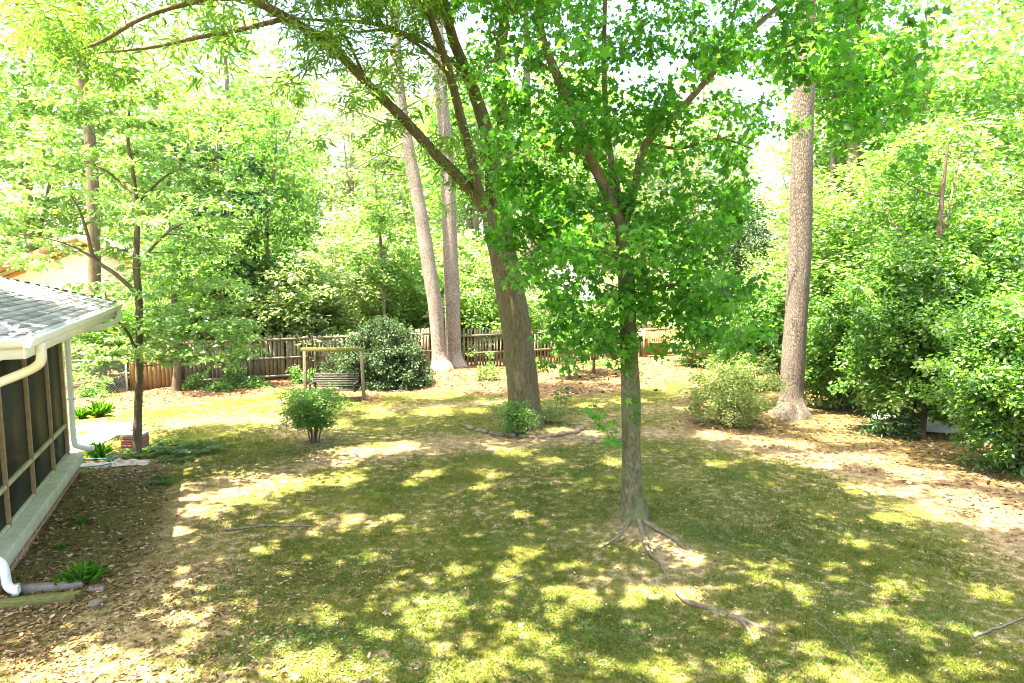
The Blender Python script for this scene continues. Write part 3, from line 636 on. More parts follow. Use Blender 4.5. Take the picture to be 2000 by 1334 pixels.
def pebble(name, loc, s, mat, label, cat, group=None, rng=random, flat=.55):
    mb = MB(); V = []; n1, n2 = 6, 9
    for i in range(n1 + 1):
        th = math.pi * i / n1
        for k in range(n2):
            ph = 2 * math.pi * k / n2; r = 1 + .22 * math.sin(3 * ph + s[0] * 40 + i) * .6 + rng.uniform(-.1, .1)
            V.append((s[0] * r * math.sin(th) * math.cos(ph), s[1] * r * math.sin(th) * math.sin(ph), s[2] * (math.cos(th))))
    F = [[i * n2 + k, i * n2 + (k + 1) % n2, (i + 1) * n2 + (k + 1) % n2, (i + 1) * n2 + k] for i in range(n1) for k in range(n2)]
    mb.add(V, F); o = mb.build(name, mat, None, True); o.location = loc; o.rotation_euler = (0, 0, rng.uniform(0, 6.28)); return tag(o, label, cat, group)
g = G(190, 1153); mb = MB()
mb.bx(-.10, -.045, -.05, .05, 0, .06); mb.bx(-.015, .015, -.05, .05, 0, .06); mb.bx(.045, .10, -.05, .05, 0, .06); mb.bx(-.045, -.015, -.05, -.022, 0, .06); mb.bx(-.045, -.015, .022, .05, 0, .06); mb.bx(.015, .045, -.05, -.022, 0, .06); mb.bx(.015, .045, .022, .05, 0, .06)
o = mb.build('brick', M['stone']); o.location = g; o.rotation_euler = (0, 0, .15); tag(o, 'brown cored brick lying at the end of the timber strips', 'brick')
pebble('rock', G(188, 1182) + np.array((0, 0, .03)), (.11, .08, .045), M['stone'], 'dark grey flat rock below the cored brick', 'rock')
# hose
hp = []
for k in range(34):
    t = k / 33 * 4.4 * math.pi; r = .42 + .05 * math.sin(t * .7)
    c0 = G(178, 908); hp.append((c0[0] + r * math.cos(t) * 1.2, c0[1] + r * math.sin(t) * .8, c0[2] + .02 + .012 * k / 10))
loft('garden_hose', hp, M['hose'], 'coiled teal garden hose by the porch corner', 'hose', [.014] * 34, 7)
# burlap sack lying crumpled
def crumple(name, px, w, d, h, mat, label, cat, rz):
    g = G(*px); n1, n2 = 26, 12; V = []
    for j in range(n2 + 1):
        for i in range(n1 + 1):
            u, v = i / n1 - .5, j / n2 - .5; e = (1 - (2 * u) ** 4) * (1 - (2 * v) ** 2)
            V.append((u * w + .03 * math.sin(9 * v + 4 * u), v * d + .04 * math.sin(8 * u), .01 + e * h * (.6 + .5 * math.sin(19 * u + 5 * v) * math.sin(11 * v + 3 * u) + .3 * math.sin(31 * u))))
    F = [[j * (n1 + 1) + i, j * (n1 + 1) + i + 1, (j + 1) * (n1 + 1) + i + 1, (j + 1) * (n1 + 1) + i] for j in range(n2) for i in range(n1)]
    b = (n1 + 1) * (n2 + 1); mb = MB(); mb.add(V, F); o = mb.build(name, mat, None, True); o.location = g; o.rotation_euler = (0, 0, rz); return tag(o, label, cat)
crumple('burlap_sack', (222, 908), 1.5, .45, .10, M['cloth'], 'crumpled faded burlap strip beside the garden hose', 'sack', .28)
# brick stack behind the dogwood trunk : each course of pavers is a thing in the stack
gb = G(265, 872)
STK = ['lowest red paver of the little stack behind the dogwood trunk', 'second red paver from the ground in the little stack', 'third red paver from the ground in the little stack', 'fourth red paver from the ground in the little stack', 'fifth red paver from the ground in the little stack', 'pale topmost paver on the little red stack']
for k in range(6):
    mb = MB(); mb.bx(-.25, .25, -.2, .2, 0, .058); o = mb.build('paver', M['concrete'] if k == 5 else plain('red_paver_%d' % k, (.27, .12, .09), .9, 6, .3, .3), None, bevel=.008)
    o.location = gb + np.array((random.uniform(-.015, .015), random.uniform(-.015, .015), .066 * k - .01)); o.rotation_euler = (0, 0, random.uniform(-.04, .04)); tag(o, STK[k], 'paver', 'pavers stacked behind the dogwood trunk')

# ------------------------------------------------------------------ fences
def fence(name, p0, p1, h, mat, label, pick_w, gap, bay, top='flat', front_rails=True, rails=(.25, .88), lean=.012):
    a, b = G(*p0), G(*p1); root = thing(name, label, 'fence', tuple(a))
    d = b - a; d[2] = 0; Ln = np.linalg.norm(d); d /= Ln; nrm = np.array((d[1], -d[0], 0))      # towards the camera
    if nrm[1] > 0: nrm = -nrm
    mb = MB(); s = 0.0
    while s < Ln:
        w = pick_w * random.uniform(.94, 1.04); hh = h * random.uniform(.972, 1.015); c = d * (s + w / 2); z0 = float(gz(*(a + c)[:2])) - a[2]
        tl = random.gauss(0, lean); tone = min(1, max(0, random.gauss(.5, .22)))
        bt, tp = c + ZV * (z0 - .03), c + ZV * (z0 + hh) + d * tl * hh
        hw = d * w / 2; th = nrm * .009
        V = [bt - hw - th, bt + hw - th, tp + hw - th - ZV * (.05 if top == 'dog' else 0), tp - hw - th - ZV * (.05 if top == 'dog' else 0)]
        V2 = [q + 2 * th for q in V]
        if top == 'point': V, V2 = V + [tp - th + ZV * .07], V2 + [tp + th + ZV * .07]
        elif top == 'dog': V, V2 = V[:3] + [tp + hw * .55 - th, tp - hw * .55 - th] + V[3:], V2[:3] + [tp + hw * .55 + th, tp - hw * .55 + th] + V2[3:]
        if top == 'point': V, V2 = V[:3] + [V[4], V[3]], V2[:3] + [V2[4], V2[3]]
        n = len(V); mb.add(V + V2, [list(range(n)), list(range(2 * n - 1, n - 1, -1))] + [[i, i + n, (i + 1) % n + n, (i + 1) % n] for i in range(n)], tone)
        s += w + gap * random.uniform(.5, 1.6)
    mb.build('pickets', mat, root)
    side_n = nrm if front_rails else -nrm
    nb = max(1, round(Ln / bay))
    for i in range(nb + 1):
        c = d * (Ln * i / nb); mb = MB(); z0 = float(gz(*(a + c)[:2])) - a[2]; mb.box(c + side_n * .075 + ZV * (z0 + h * .49), d * .05, nrm * .05, ZV * h * .5); mb.build('post', mat, root)
    for f in rails:
        for i in range(nb):
            c0, c1 = d * (Ln * i / nb + .053), d * (Ln * (i + 1) / nb - .053); mb = MB(); dz = random.uniform(-.015, .015)
            mb.beam(c0 + side_n * .035 + ZV * (h * f + dz), c1 + side_n * .035 + ZV * (h * f - dz), .046, .09); mb.build('rail', mat, root)
    return root
fence('wooden_fence', (258, 762), (352, 754), 1.62, M['wood_new'], 'short warm brown plank fence behind the dogwood trunk', .14, .006, 2.2, 'flat', False)
fence('wooden_fence', (354, 756), (846, 727), 1.78, M['wood_old'], 'long weathered brown plank fence behind the swing', .135, .016, 2.4, 'dog', True, (.12, .52, .93), .02)
fence('picket_fence', (880, 722), (1108, 708), 1.62, M['wood_old'], 'weathered pointed picket fence between pine pair and oak', .085, .06, 2.4, 'point', True, (.3, .78))
fence('picket_fence', (1112, 708), (1252, 697), 1.45, M['wood_grey'], 'gappy grey plank fence behind the small red-stemmed trees', .12, .05, 2.1, 'flat', True, (.45, .9))
fence('wooden_fence', (1256, 699), (1378, 692), 1.45, M['wood_new'], 'tan plank fence panel right of the maple trunk', .13, .006, 1.9, 'flat', True, (.05, .5, .97))
# chain link
a, b = G(118, 770), G(249, 764); cl = thing('chain_link_fence', 'galvanised chain link fence panel beside the brown fence', 'fence', tuple(a)); d = b - a
for q in (0, 1):
    mb = MB(); mb.tube([d * q + ZV * -.1, d * q + ZV * 1.25], .035, 10); mb.build('post', M['metal'], cl, True)
mb = MB(); mb.tube([ZV * 1.18, d + ZV * 1.18], .02, 8); mb.build('top_rail', M['metal'], cl, True)
mb = MB(); Ln = np.linalg.norm(d); u = d / Ln; hgt = 1.16; s = -hgt
while s < Ln:
    for sg in (1, -1):
        s0, s1 = (s, s + hgt) if sg > 0 else (s + hgt, s); z0, z1 = .02, hgt
        def cl_(sv, zv, so, zo):
            if sv < 0: f = (0 - sv) / (so - sv); return 0.0, zv + (zo - zv) * f
            if sv > Ln: f = (sv - Ln) / (sv - so); return Ln, zv + (zo - zv) * f
            return sv, zv
        q0 = cl_(s0, z0, s1, z1); q1 = cl_(s1, z1, s0, z0)
        if abs(q0[1] - q1[1]) > .02: mb.tube([u * q0[0] + ZV * q0[1] + np.array((0, .003 * sg, 0)), u * q1[0] + ZV * q1[1] + np.array((0, .003 * sg, 0))], .0032, 4, cap=False)
    s += .085
mb.build('mesh', M['metal'], cl)

# ------------------------------------------------------------------ swing
YS = 22.6; fr = G(709, 783); fl = at(592, 690, YS); fl = np.array((fl[0], YS + .1, float(gz(fl[0], YS))))
sw = thing('swing_frame', 'weathered timber swing frame with mossy top beam', 'swing frame', tuple(fl)); W = fr[0] - fl[0]; FH = 1.66
for xx, tl in ((0, .02), (W, -.05)):
    mb = MB(); mb.beam((xx + tl * 0, 0, -.1), (xx + tl, 0, FH), .10, .10, (0, 1, 0)); mb.build('post', M['wood_old'], sw, bevel=.006)
mb = MB(); mb.beam((-.10, 0, FH + .05), (W + .06, 0, FH + .05), .10, .12); mb.build('top_beam', M['wood_moss'], sw, bevel=.008)
for xx, s in ((0.06, 1), (W - .10, -1)):
    mb = MB(); P = spline([(xx, 0, FH - .34, .012), (xx + s * .10, 0, FH - .15, .012), (xx + s * .26, 0, FH - .01, .012)], .05); mb.tube(P[:, :3], P[:, 3], 6); mb.build('brace', M['dark'], sw)
for xx, y0 in ((0.0, .5), (W, .5)):
    mb = MB(); mb.beam((xx, -.35, -.06), (xx, .35, -.06), .09, .06); mb.build('foot', M['wood_old'], sw)
bc = np.array((fl[0] + W / 2 - .02, fl[1], fl[2])); bs = thing('porch_swing', 'dark grey slatted bench swing hanging from the timber frame', 'bench swing', tuple(bc)); hw = .77
mb = MB()
for k in range(6): mb.box((0, -.22 + k * .085, .36 - .008 * k), (hw, 0, 0), (0, .036, -.003), (0, 0, .011))
mb.build('seat', M['wood_dark'], bs)
mb = MB()
for k in range(6): mb.box((0, .25 + k * .028, .43 + k * .075), (hw, 0, 0), (0, .012, -.004), (0, .008, .030))
mb.build('backrest', M['wood_dark'], bs)
for s in (-1, 1):
    mb = MB(); mb.box((s * (hw - .03), .02, .57), (.04, 0, 0), (0, .28, 0), (0, 0, .014)); mb.box((s * (hw - .03), -.22, .46), (.03, 0, 0), (0, .03, 0), (0, 0, .10)); mb.build('armrest', M['wood_dark'], bs)
    mb = MB(); mb.beam((s * (hw - .03), -.26, .335), (s * (hw - .03), .3, .30), .05, .05); mb.beam((s * (hw - .06), .285, .3), (s * (hw - .06), .43, .86), .04, .05, (1, 0, 0)); mb.build('seat_frame', M['wood_dark'], bs)
    for y0 in (-.24, .30):
        mb = MB(); n = 14
        p0, p1 = np.array((s * (hw + .0), y0, .40 if y0 < 0 else .55)), np.array((s * (hw - .02), .0, FH - .02))
        mb.tube([p0, p1], .006, 5); 
        for k in range(22):
            c = p0 + (p1 - p0) * (k + .5) / 22; dd = (p1 - p0) / np.linalg.norm(p1 - p0); sd = np.array((1, 0, 0)) if k % 2 else np.cross(dd, (1, 0, 0)); mb.box(c, dd * .022, sd * .011, np.cross(dd, sd) * .004)
        mb.build('chain', M['dark'], bs)

# ------------------------------------------------------------------ neighbouring houses
def gable_house(name, label, base, w, d, h, rise, rz, wallm, roofm, trimm, brick_h=0.0, over=.5):
    root = thing(name, label, 'house', tuple(base), None, rz)
    mb = MB(); x = w / 2
    V = [(-x, 0, brick_h), (x, 0, brick_h), (x, 0, h), (0, 0, h + rise), (-x, 0, h)]; V += [(a, d, c) for a, _, c in V]
    mb.add(V, [(0, 1, 2, 3, 4), (9, 8, 7, 6, 5), (0, 5, 6, 1), (1, 6, 7, 2), (4, 9, 5, 0)]); mb.build('wall', wallm, root)
    if brick_h:
        mb = MB(); mb.bx(-x - .03, x + .03, -.03, d + .03, -.3, brick_h - .003); mb.build('brick_base', M['red_brick'], root)
    mb = MB(); s = rise / x; xo = x + over; ze = h - over * s
    for sg in (-1, 1):
        a = [(0, -over, h + rise + .03), (0, d + over, h + rise + .03), (sg * xo, d + over, ze + .03), (sg * xo, -over, ze + .03)]; b = [(p[0], p[1], p[2] + .14) for p in a]
        F = [(0, 1, 2, 3), (7, 6, 5, 4), (0, 4, 5, 1), (1, 5, 6, 2), (2, 6, 7, 3), (3, 7, 4, 0)]; mb.add(a + b, F)
    rf = mb.build('roof', roofm, root)
    for sg in (-1, 1):
        mb = MB(); mb.beam((0, -over - .02, h + rise + .05), (sg * xo, -over - .02, ze + .05), .04, .30); mb.build('bargeboard', trimm, rf)
        mb = MB(); mb.beam((0, -.03, h + rise - .32), (sg * (x - .0), -.03, h - .32 + .02), .05, .20); mb.build('trim', trimm, root)
    return root
hb = at(168, 480, 32.0)
hl = gable_house('neighbour_house', 'cream gabled house with orange trim above the porch roof', (hb[0], 32.0, 0), 11.5, 10, 3.4, 2.35, rad(6), M['cream'], M['roof_pale'], M['terracotta'], .7, .7)
mb = MB(); mb.bx(1.0, 1.7, -.5, -.035, -.3, 3.2); mb.build('chimney', M['red_brick'], hl)
mb = MB(); mb.bx(-2.6, -1.5, -.05, -.002, 1.6, 2.9); fw = mb.build('window', M['white'], hl); mb = MB(); mb.bx(-2.5, -1.6, -.065, -.053, 1.7, 2.8); mb.build('pane', M['dark'], fw)
hc = at(1150, 560, 40.0)
hr = gable_house('neighbour_house', 'low pale-roofed house with orange eaves behind the oak', (hc[0], 40, 0), 8, 14, 2.9, 1.7, rad(84), M['cream'], M['roof_pale'], M['terracotta'], .9, .7)
hd = at(1700, 548, 46.0)
gable_house('neighbour_house', 'distant pale house glimpsed above the right hedge', (hd[0], 46, 0), 7, 9, 2.6, 1.6, rad(80), M['white'], M['roof_pale'], M['white'], 0, .5)

# ------------------------------------------------------------------ trees
def sk(pts, D0=None):
    """(px, py, depth, radius) rows to world"""
    return [np.append(at(px, py, D), r) for (px, py, D, r) in pts]
def tree_root(name, label, base, cat='tree', group=None): return thing(name, label, cat, tuple(base), group)
def local_tube(mb, P, base, seg, wob=0.0, flare=None, cap=True, ridge=0.0):
    mb.tube(P[:, :3] - np.array(base), P[:, 3], seg, wob, cap, flare, ridge=ridge)
def sub(P, k): return [p for p in P[::k]]

# --- foreground maple
mbase = G(1237, 1022); D = float(mbase[1])
root_m = tree_root('maple_tree', 'foreground maple with slim mossy trunk and lobed bright green leaves', mbase)
tp = [np.array((mbase[0], D, -.15, .42)), np.array((mbase[0], D, .06, .29)), np.array((mbase[0], D, .28, .215))] + sk([(1234, 960, D, .19), (1233, 850, D, .178), (1232, 780, D, .182), (1229, 690, D, .165), (1225, 600, D, .158), (1222, 520, D, .148), (1216, 440, D, .145)])
TP = spline(tp, .07); TP[:, 3] *= .9
def flare_m(i, a, r): return (.15 * max(0, math.sin(2.5 * a + 1)) ** 2 + .03) * math.exp(-i / 4.5)
mb = MB(); local_tube(mb, TP, mbase, 40, .03, flare_m, ridge=.012)
mb.build('trunk', M['maple_bark'], root_m, True)
limbs = [sk([(1217, 450, D, .125), (1190, 385, D - .1, .112), (1150, 300, D - .2, .10), (1125, 230, D - .2, .095), (1085, 140, D - .25, .088), (1056, 60, D - .3, .08), (1054, -40, D - .3, .07), (1030, -220, D - .2, .05), (1010, -420, D, .02)]),
         sk([(1218, 445, D + .02, .105), (1240, 365, D + .2, .085), (1262, 280, D + .35, .078), (1328, 215, D + .4, .07), (1395, 140, D + .4, .06), (1462, 65, D + .3, .055), (1545, -15, D + .2, .045), (1650, -160, D, .03), (1720, -330, D, .015)]),
         sk([(1216, 450, D + .05, .10), (1200, 350, D + .5, .085), (1186, 260, D + .9, .07), (1180, 120, D + 1.2, .055), (1185, -80, D + 1.4, .04), (1200, -300, D + 1.4, .02)]),
         sk([(1395, 145, D + .4, .035), (1420, 75, D + .6, .028), (1440, -10, D + .8, .022), (1450, -160, D + .8, .012)]),
         sk([(1400, 135, D + .4, .035), (1455, 112, D, .03), (1530, 92, D - .8, .026), (1620, 70, D - 1.6, .022), (1700, 90, D - 2.2, .017), (1745, 150, D - 2.4, .012), (1765, 240, D - 2.5, .007)]),
         sk([(1223, 590, D, .05), (1290, 560, D - .3, .035), (1370, 560, D - .6, .025), (1440, 590, D - .8, .014)]),
         sk([(1222, 520, D, .045), (1160, 480, D - .5, .03), (1080, 470, D - .8, .02), (1020, 500, D - 1.0, .01)]),
         sk([(1150, 300, D - .2, .05), (1090, 290, D - .7, .035), (1010, 300, D - 1.0, .024), (960, 330, D - 1.1, .012)]),
         sk([(1085, 140, D - .25, .04), (1020, 110, D - .5, .03), (960, 120, D - .6, .02), (920, 170, D - .7, .01)]),
         sk([(1262, 280, D + .35, .04), (1330, 290, D + .3, .03), (1400, 270, D + .1, .022), (1470, 290, D, .012)])]
SKEL = [p for p in TP[-25:]]
for i, l in enumerate(limbs):
    P = spline(l, .1); P[:, 3] *= .85; mb = MB(); local_tube(mb, P, mbase, 12 if i < 3 else 8, .06); mb.build('limb', M['limb_bark'] if i < 3 else M['limb_bark'], root_m, True); SKEL += list(P[::2])
# surface roots
for pts in ([(1240, 1015), (1275, 1045), (1310, 1060), (1350, 1085)], [(1245, 1022), (1265, 1080), (1285, 1100), (1320, 1150)], [(1232, 1022), (1215, 1050), (1170, 1075)], [(1240, 1020), (1256, 1050), (1275, 1085)], [(1322, 1160), (1345, 1180), (1400, 1195), (1445, 1213), (1468, 1240), (1482, 1272)], [(1442, 1213), (1475, 1222), (1510, 1240)]):
    W3 = [G(*q) for q in pts]; n = len(W3)
    P = spline([np.append(w + np.array((0, 0, .035 - .05 * k / n + .022 * math.sin(2.3 * k + n))), (.036 if pts[0][0] > 1300 else .046) * (1 - .75 * k / (n - 1))) for k, w in enumerate(W3)], .08); mb = MB(); local_tube(mb, P, mbase, 10, .32); mb.build('root', M['root'], root_m, True)
rm = np.random.default_rng(21)
REG = [  # px polygon box (x0,x1,y0,y1), depth, depth spread, number of clumps, clump radius
    (925, 1060, -40, 180, D - .5, .8, 22, .40), (1060, 1310, -40, 230, D + .3, 1.3, 42, .42), (960, 1120, 190, 460, D - .7, .7, 36, .40), (1000, 1190, 430, 600, D - .4, .7, 34, .36),
    (1120, 1330, 230, 450, D + .6, 1.0, 34, .42), (1300, 1470, 190, 460, D + .3, 1.0, 34, .38), (1230, 1420, 420, 620, D - .2, .9, 36, .40), (1330, 1500, 545, 680, D - .7, .5, 24, .36),
    (1095, 1215, 590, 690, D - .4, .5, 14, .32), (1215, 1290, 560, 690, D - .5, .3, 10, .28), (1330, 1560, -40, 130, D + .2, 1.0, 30, .42), (1540, 1700, -40, 160, D - 1.6, .8, 26, .40), (1640, 1800, 40, 330, D - 2.3, .6, 24, .36), (1480, 1560, 120, 260, D - .2, .6, 6, .30),
    (1060, 1130, 640, 720, D + .2, .5, 5, .3), (1250, 1340, 400, 560, D - .5, .4, 8, .34), (960, 1130, 320, 480, D - .6, .6, 14, .36), (940, 1040, 60, 260, D - .5, .5, 10, .34), (1190, 1260, 570, 660, D - .45, .15, 7, .24)]
cc, rr_ = [], []
for (x0, x1, y0, y1, d0, ds_, n, r) in REG:
    for _ in range(n):
        cc.append(at(rm.uniform(x0, x1), rm.uniform(y0, y1), d0 + rm.normal() * ds_)); rr_.append(r * rm.uniform(.75, 1.25))
# the crown above the picture
for _ in range(120):
    u = in_ball(rm, 1, .4)[0] * np.array((4.6, 4.2, 2.6)) + np.array((mbase[0] + .2, D + .4, 11.2))
    if u[2] > 8.7 or u[1] > D + 3: cc.append(u); rr_.append(rm.uniform(.4, .65))
cc = np.array(cc); rr_ = np.array(rr_)
mb = MB(); twigs(mb, SKEL, cc, rm, .03, 5); mb.v = [tuple(np.array(v) - mbase) for v in mb.v]; mb.build('branches', M['limb_bark'], root_m, True)
per = np.clip((rr_ / .4) ** 2 * 62, 16, 110).astype(int)
cm = crown_mesh('crown', MAPLE, cc - mbase, rr_, per, .094, M['maple'], rm, .62, .85, .55, .28, .25, mbase); link(bpy.data.objects.new('crown', cm), root_m)
# shoots low on the trunk
mb = MB(); cs = np.array([at(1165, 815, D - .25), at(1185, 835, D - .3), at(1190, 858, D - .3), at(1150, 802, D - .3), at(1238, 780, D - .2), at(1232, 725, D - .2), at(1222, 700, D - .25), at(1240, 810, D - .2)])
twigs(mb, [TP[int(len(TP) * f)] for f in (.25, .3, .33, .38, .45)], cs, rm, .008, 4); mb.v = [tuple(np.array(v) - mbase) for v in mb.v]; mb.build('shoots', M['limb_bark'], root_m, True)
cm = crown_mesh('shoot_leaves', MAPLE, cs - mbase, .17, 11, .11, M['maple'], rm, .8, .8, .6); link(bpy.data.objects.new('shoot_leaves', cm), root_m)

# --- the big oak
ob = G(1024, 832); OD = float(ob[1]) 
root_o = tree_root('oak_tree', 'big leaning oak with ridged mossy trunk and arching limbs', ob)
tp = [np.append(np.array((ob[0], OD, -.2)), .62), np.append(np.array((ob[0], OD, .1)), .56)] + sk([(1024, 800, OD, .49), (1020, 740, OD, .45), (1012, 670, OD, .44), (1000, 590, OD, .425), (985, 510, OD, .40), (973, 450, OD, .40), (966, 405, OD, .37)])
TO = spline(tp, .08); TO[:, 3] *= .95
def flare_o(i, a, r): return (.16 * max(0, math.sin(4 * a + .6)) ** 2 + .05) * math.exp(-i / 4.5)
mb = MB(); local_tube(mb, TO, ob, 72, .022, flare_o, ridge=.022); mb.build('trunk', M['oak_bark'], root_o, True)
limbs = [sk([(960, 430, OD, .30), (938, 395, OD - .1, .25), (900, 350, OD - .3, .22), (850, 300, OD - .7, .20), (790, 235, OD - 1.2, .19), (720, 165, OD - 1.7, .175), (650, 95, OD - 2.1, .165), (560, 35, OD - 2.5, .15), (480, -5, OD - 2.8, .13), (330, -60, OD - 3.3, .10), (120, -120, OD - 3.8, .06)]),
         sk([(958, 420, OD - .1, .20), (935, 370, OD - .3, .17), (918, 300, OD - .4, .15), (900, 230, OD - .5, .145), (880, 150, OD - .6, .14), (850, 60, OD - .7, .125), (815, -30, OD - .8, .11), (740, -200, OD - 1.2, .07), (690, -380, OD - 1.4, .03)]),
         sk([(965, 425, OD + .1, .30), (962, 330, OD + .3, .27), (945, 240, OD + .5, .25), (915, 150, OD + .6, .20), (880, 60, OD + .7, .17), (860, -60, OD + .7, .14), (850, -300, OD + .5, .08), (840, -480, OD + .5, .03)]),
         sk([(975, 425, OD + .1, .30), (985, 340, OD + .4, .27), (985, 250, OD + .7, .25), (975, 150, OD + .9, .22), (985, 40, OD + 1.0, .18), (1010, -120, OD + 1.0, .13), (1050, -350, OD + 1.0, .06)]),
         sk([(915, 150, OD + .6, .09), (870, 110, OD + .3, .08), (800, 70, OD, .075), (720, 45, OD - .3, .065), (630, 40, OD - .6, .05), (520, 30, OD - 1, .03)]),
         sk([(880, 150, OD - .6, .06), (820, 90, OD - .8, .055), (760, 60, OD - 1.1, .05), (690, 62, OD - 1.4, .04), (610, 50, OD - 1.6, .02)]),
         sk([(560, 35, OD - 2.5, .08), (480, 55, OD - 2.9, .07), (380, 75, OD - 3.3, .055), (280, 95, OD - 3.7, .04), (170, 105, OD - 4, .007)]),
         sk([(480, -5, OD - 2.8, .08), (400, 0, OD - 3.2, .07), (290, 30, OD - 3.8, .06), (200, 80, OD - 4.2, .05), (150, 100, OD - 4.4, .008)]),
         sk([(985, 40, OD + 1.0, .10), (1080, -60, OD + .5, .08), (1250, -140, OD, .06), (1420, -170, OD - .5, .03)]),
         sk([(720, 165, OD - 1.7, .05), (660, 60, OD - 2.0, .04), (600, 130, OD - 2.6, .02), (520, 190, OD - 3, .012), (470, 225, OD - 3.1, .006)])]
SKO = list(TO[-6:])
for i, l in enumerate(limbs):
    P = spline(l, .15); P[:, 3] *= .66 if i == 0 else .8; mb = MB(); local_tube(mb, P, ob, 14 if i < 4 else 9, .06); mb.build('limb', M['oak_bark'] if i < 4 else M['limb_bark'], root_o, True); SKO += list(P[::2])
ro = np.random.default_rng(31); cc, rr_ = [], []
for (x0, x1, y0, y1, d0, ds_, n, r) in [(430, 760, -60, 110, OD - 1.8, 1.4, 44, .55), (600, 900, -60, 160, OD - .3, 1.5, 44, .55), (740, 960, 60, 330, OD - .3, .8, 40, .40), (20, 480, -60, 110, OD - 3.3, 1.4, 62, .55), (560, 860, 120, 300, OD - .9, .8, 22, .34), (60, 420, 50, 170, OD - 3.8, .7, 44, .42), (850, 1000, 250, 420, OD - .3, .5, 18, .3), (520, 720, 90, 200, OD - 2, .8, 10, .35)]:
    for _ in range(n): cc.append(at(ro.uniform(x0, x1), ro.uniform(y0, y1), d0 + ro.normal() * ds_)); rr_.append(r * ro.uniform(.7, 1.25))
for _ in range(620):     # the high crown
    u = in_ball(ro, 1, .42)[0] * np.array((10.0, 8.0, 2.6)) + np.array((-1.5, 16.0, 14.6)); cc.append(u); rr_.append(ro.uniform(.55, .95))
# leafy shoots along the limbs
for l in limbs[:3]:
    P = spline(l, .3)
    for q in P[2:-3]:
        if ro.random() < .5: cc.append(q[:3] + ro.normal(size=3) * .16); rr_.append(.2)
cc = np.array(cc); rr_ = np.array(rr_)
mb = MB(); twigs(mb, SKO, cc, ro, .06, 5, .1); mb.v = [tuple(np.array(v) - ob) for v in mb.v]; mb.build('branches', M['limb_bark'], root_o, True)
per = np.where(cc[:, 2] > 11.3, 2.6, 1.0) * np.clip((rr_ / .5) ** 2 * 62, 14, 150)
cm = crown_mesh('crown', NARROW, cc - ob, rr_, per, .21, M['oak'], ro, .62, .6, .6, .25, .3, ob); link(bpy.data.objects.new('crown', cm), root_o)

# --- two unseen trees added by porch and camera; their crowns only shade the near lawn
def leafy_tree(name, label, base, h, crown_c, crown_r, ncl, clr, per, leaf, tpl, mat, barkm, r0, seed, bend=(0, 0), flat=.6, fork=None, group=None, ntw=None, hollow=.42, droop=.4, upw=.8, up_split=.35):
    rng = np.random.default_rng(seed); base = np.array(base, float); root = tree_root(name, label, base, 'tree', group)
    top = np.array((bend[0], bend[1], h)); f = fork or up_split
    tp = [(0, 0, -.25, r0 * 1.35), (0, 0, .12, r0 * 1.12), (bend[0] * .12 + rng.normal() * .05, bend[1] * .12, h * .2, r0 * .92), (bend[0] * .35 + rng.normal() * .1, bend[1] * .35 + rng.normal() * .1, h * .45, r0 * .72), (bend[0] * .7 + rng.normal() * .15, bend[1] * .7, h * .72, r0 * .42), (bend[0], bend[1], h * .93, r0 * .12)]
    P = spline(tp, max(.15, h / 50)); mb = MB(); mb.tube(P[:, :3], P[:, 3], 14, .05); S = [q for q in P[int(len(P) * f):]]
    cc_ = in_ball(rng, ncl, hollow) * np.array(crown_r) + np.array(crown_c)
    # a few real limbs
    for _ in range(max(3, int(h / 3))):
        q = P[rng.integers(int(len(P) * f), int(len(P) * .85))]; t = cc_[rng.integers(len(cc_))]
        if t[2] < q[2] - 1: continue
        mid = (q[:3] + t) / 2 + np.array((0, 0, -.06 * np.linalg.norm(t - q[:3])))
        B = spline([np.append(q[:3], q[3] * .55), np.append(mid, q[3] * .38), np.append(t, .012)], .3); mb.tube(B[:, :3], B[:, 3], 8, .06); S += list(B[::2])
    mb.build('trunk', barkm, root, True)
    mb = MB(); cs = cc_ if ntw is None else cc_[:ntw]; twigs(mb, S, cs, rng, .05, 4); mb.build('branches', barkm, root, True)
    cl = clr * rng.uniform(.7, 1.3, ncl)
    cm = crown_mesh('crown', tpl, cc_, cl, np.maximum(6, (per * (cl / clr) ** 2).astype(int)), leaf, mat, rng, flat, upw, droop, gap=(base if name == 'unseen_shade_tree' else None)); link(bpy.data.objects.new('crown', cm), root)
    return root
leafy_tree('unseen_shade_tree', 'tall broadleaf tree overhanging the porch roof from behind', (-10.8, 5.2, 0), 14, (4.2, 3.2, 12.6), (6.8, 5.8, 2.2), 250, .9, 210, .20, HEX, M['mid'], M['far_bark'], .3, 5, (1.2, 1.0))
leafy_tree('unseen_shade_tree', 'tall broadleaf tree standing beside the viewpoint', (3.6, -4.0, 0), 14, (-2.2, 10.0, 12.8), (6.4, 4.4, 2.0), 175, .9, 210, .20, HEX, M['mid'], M['far_bark'], .3, 6, (-.6, 3.0))

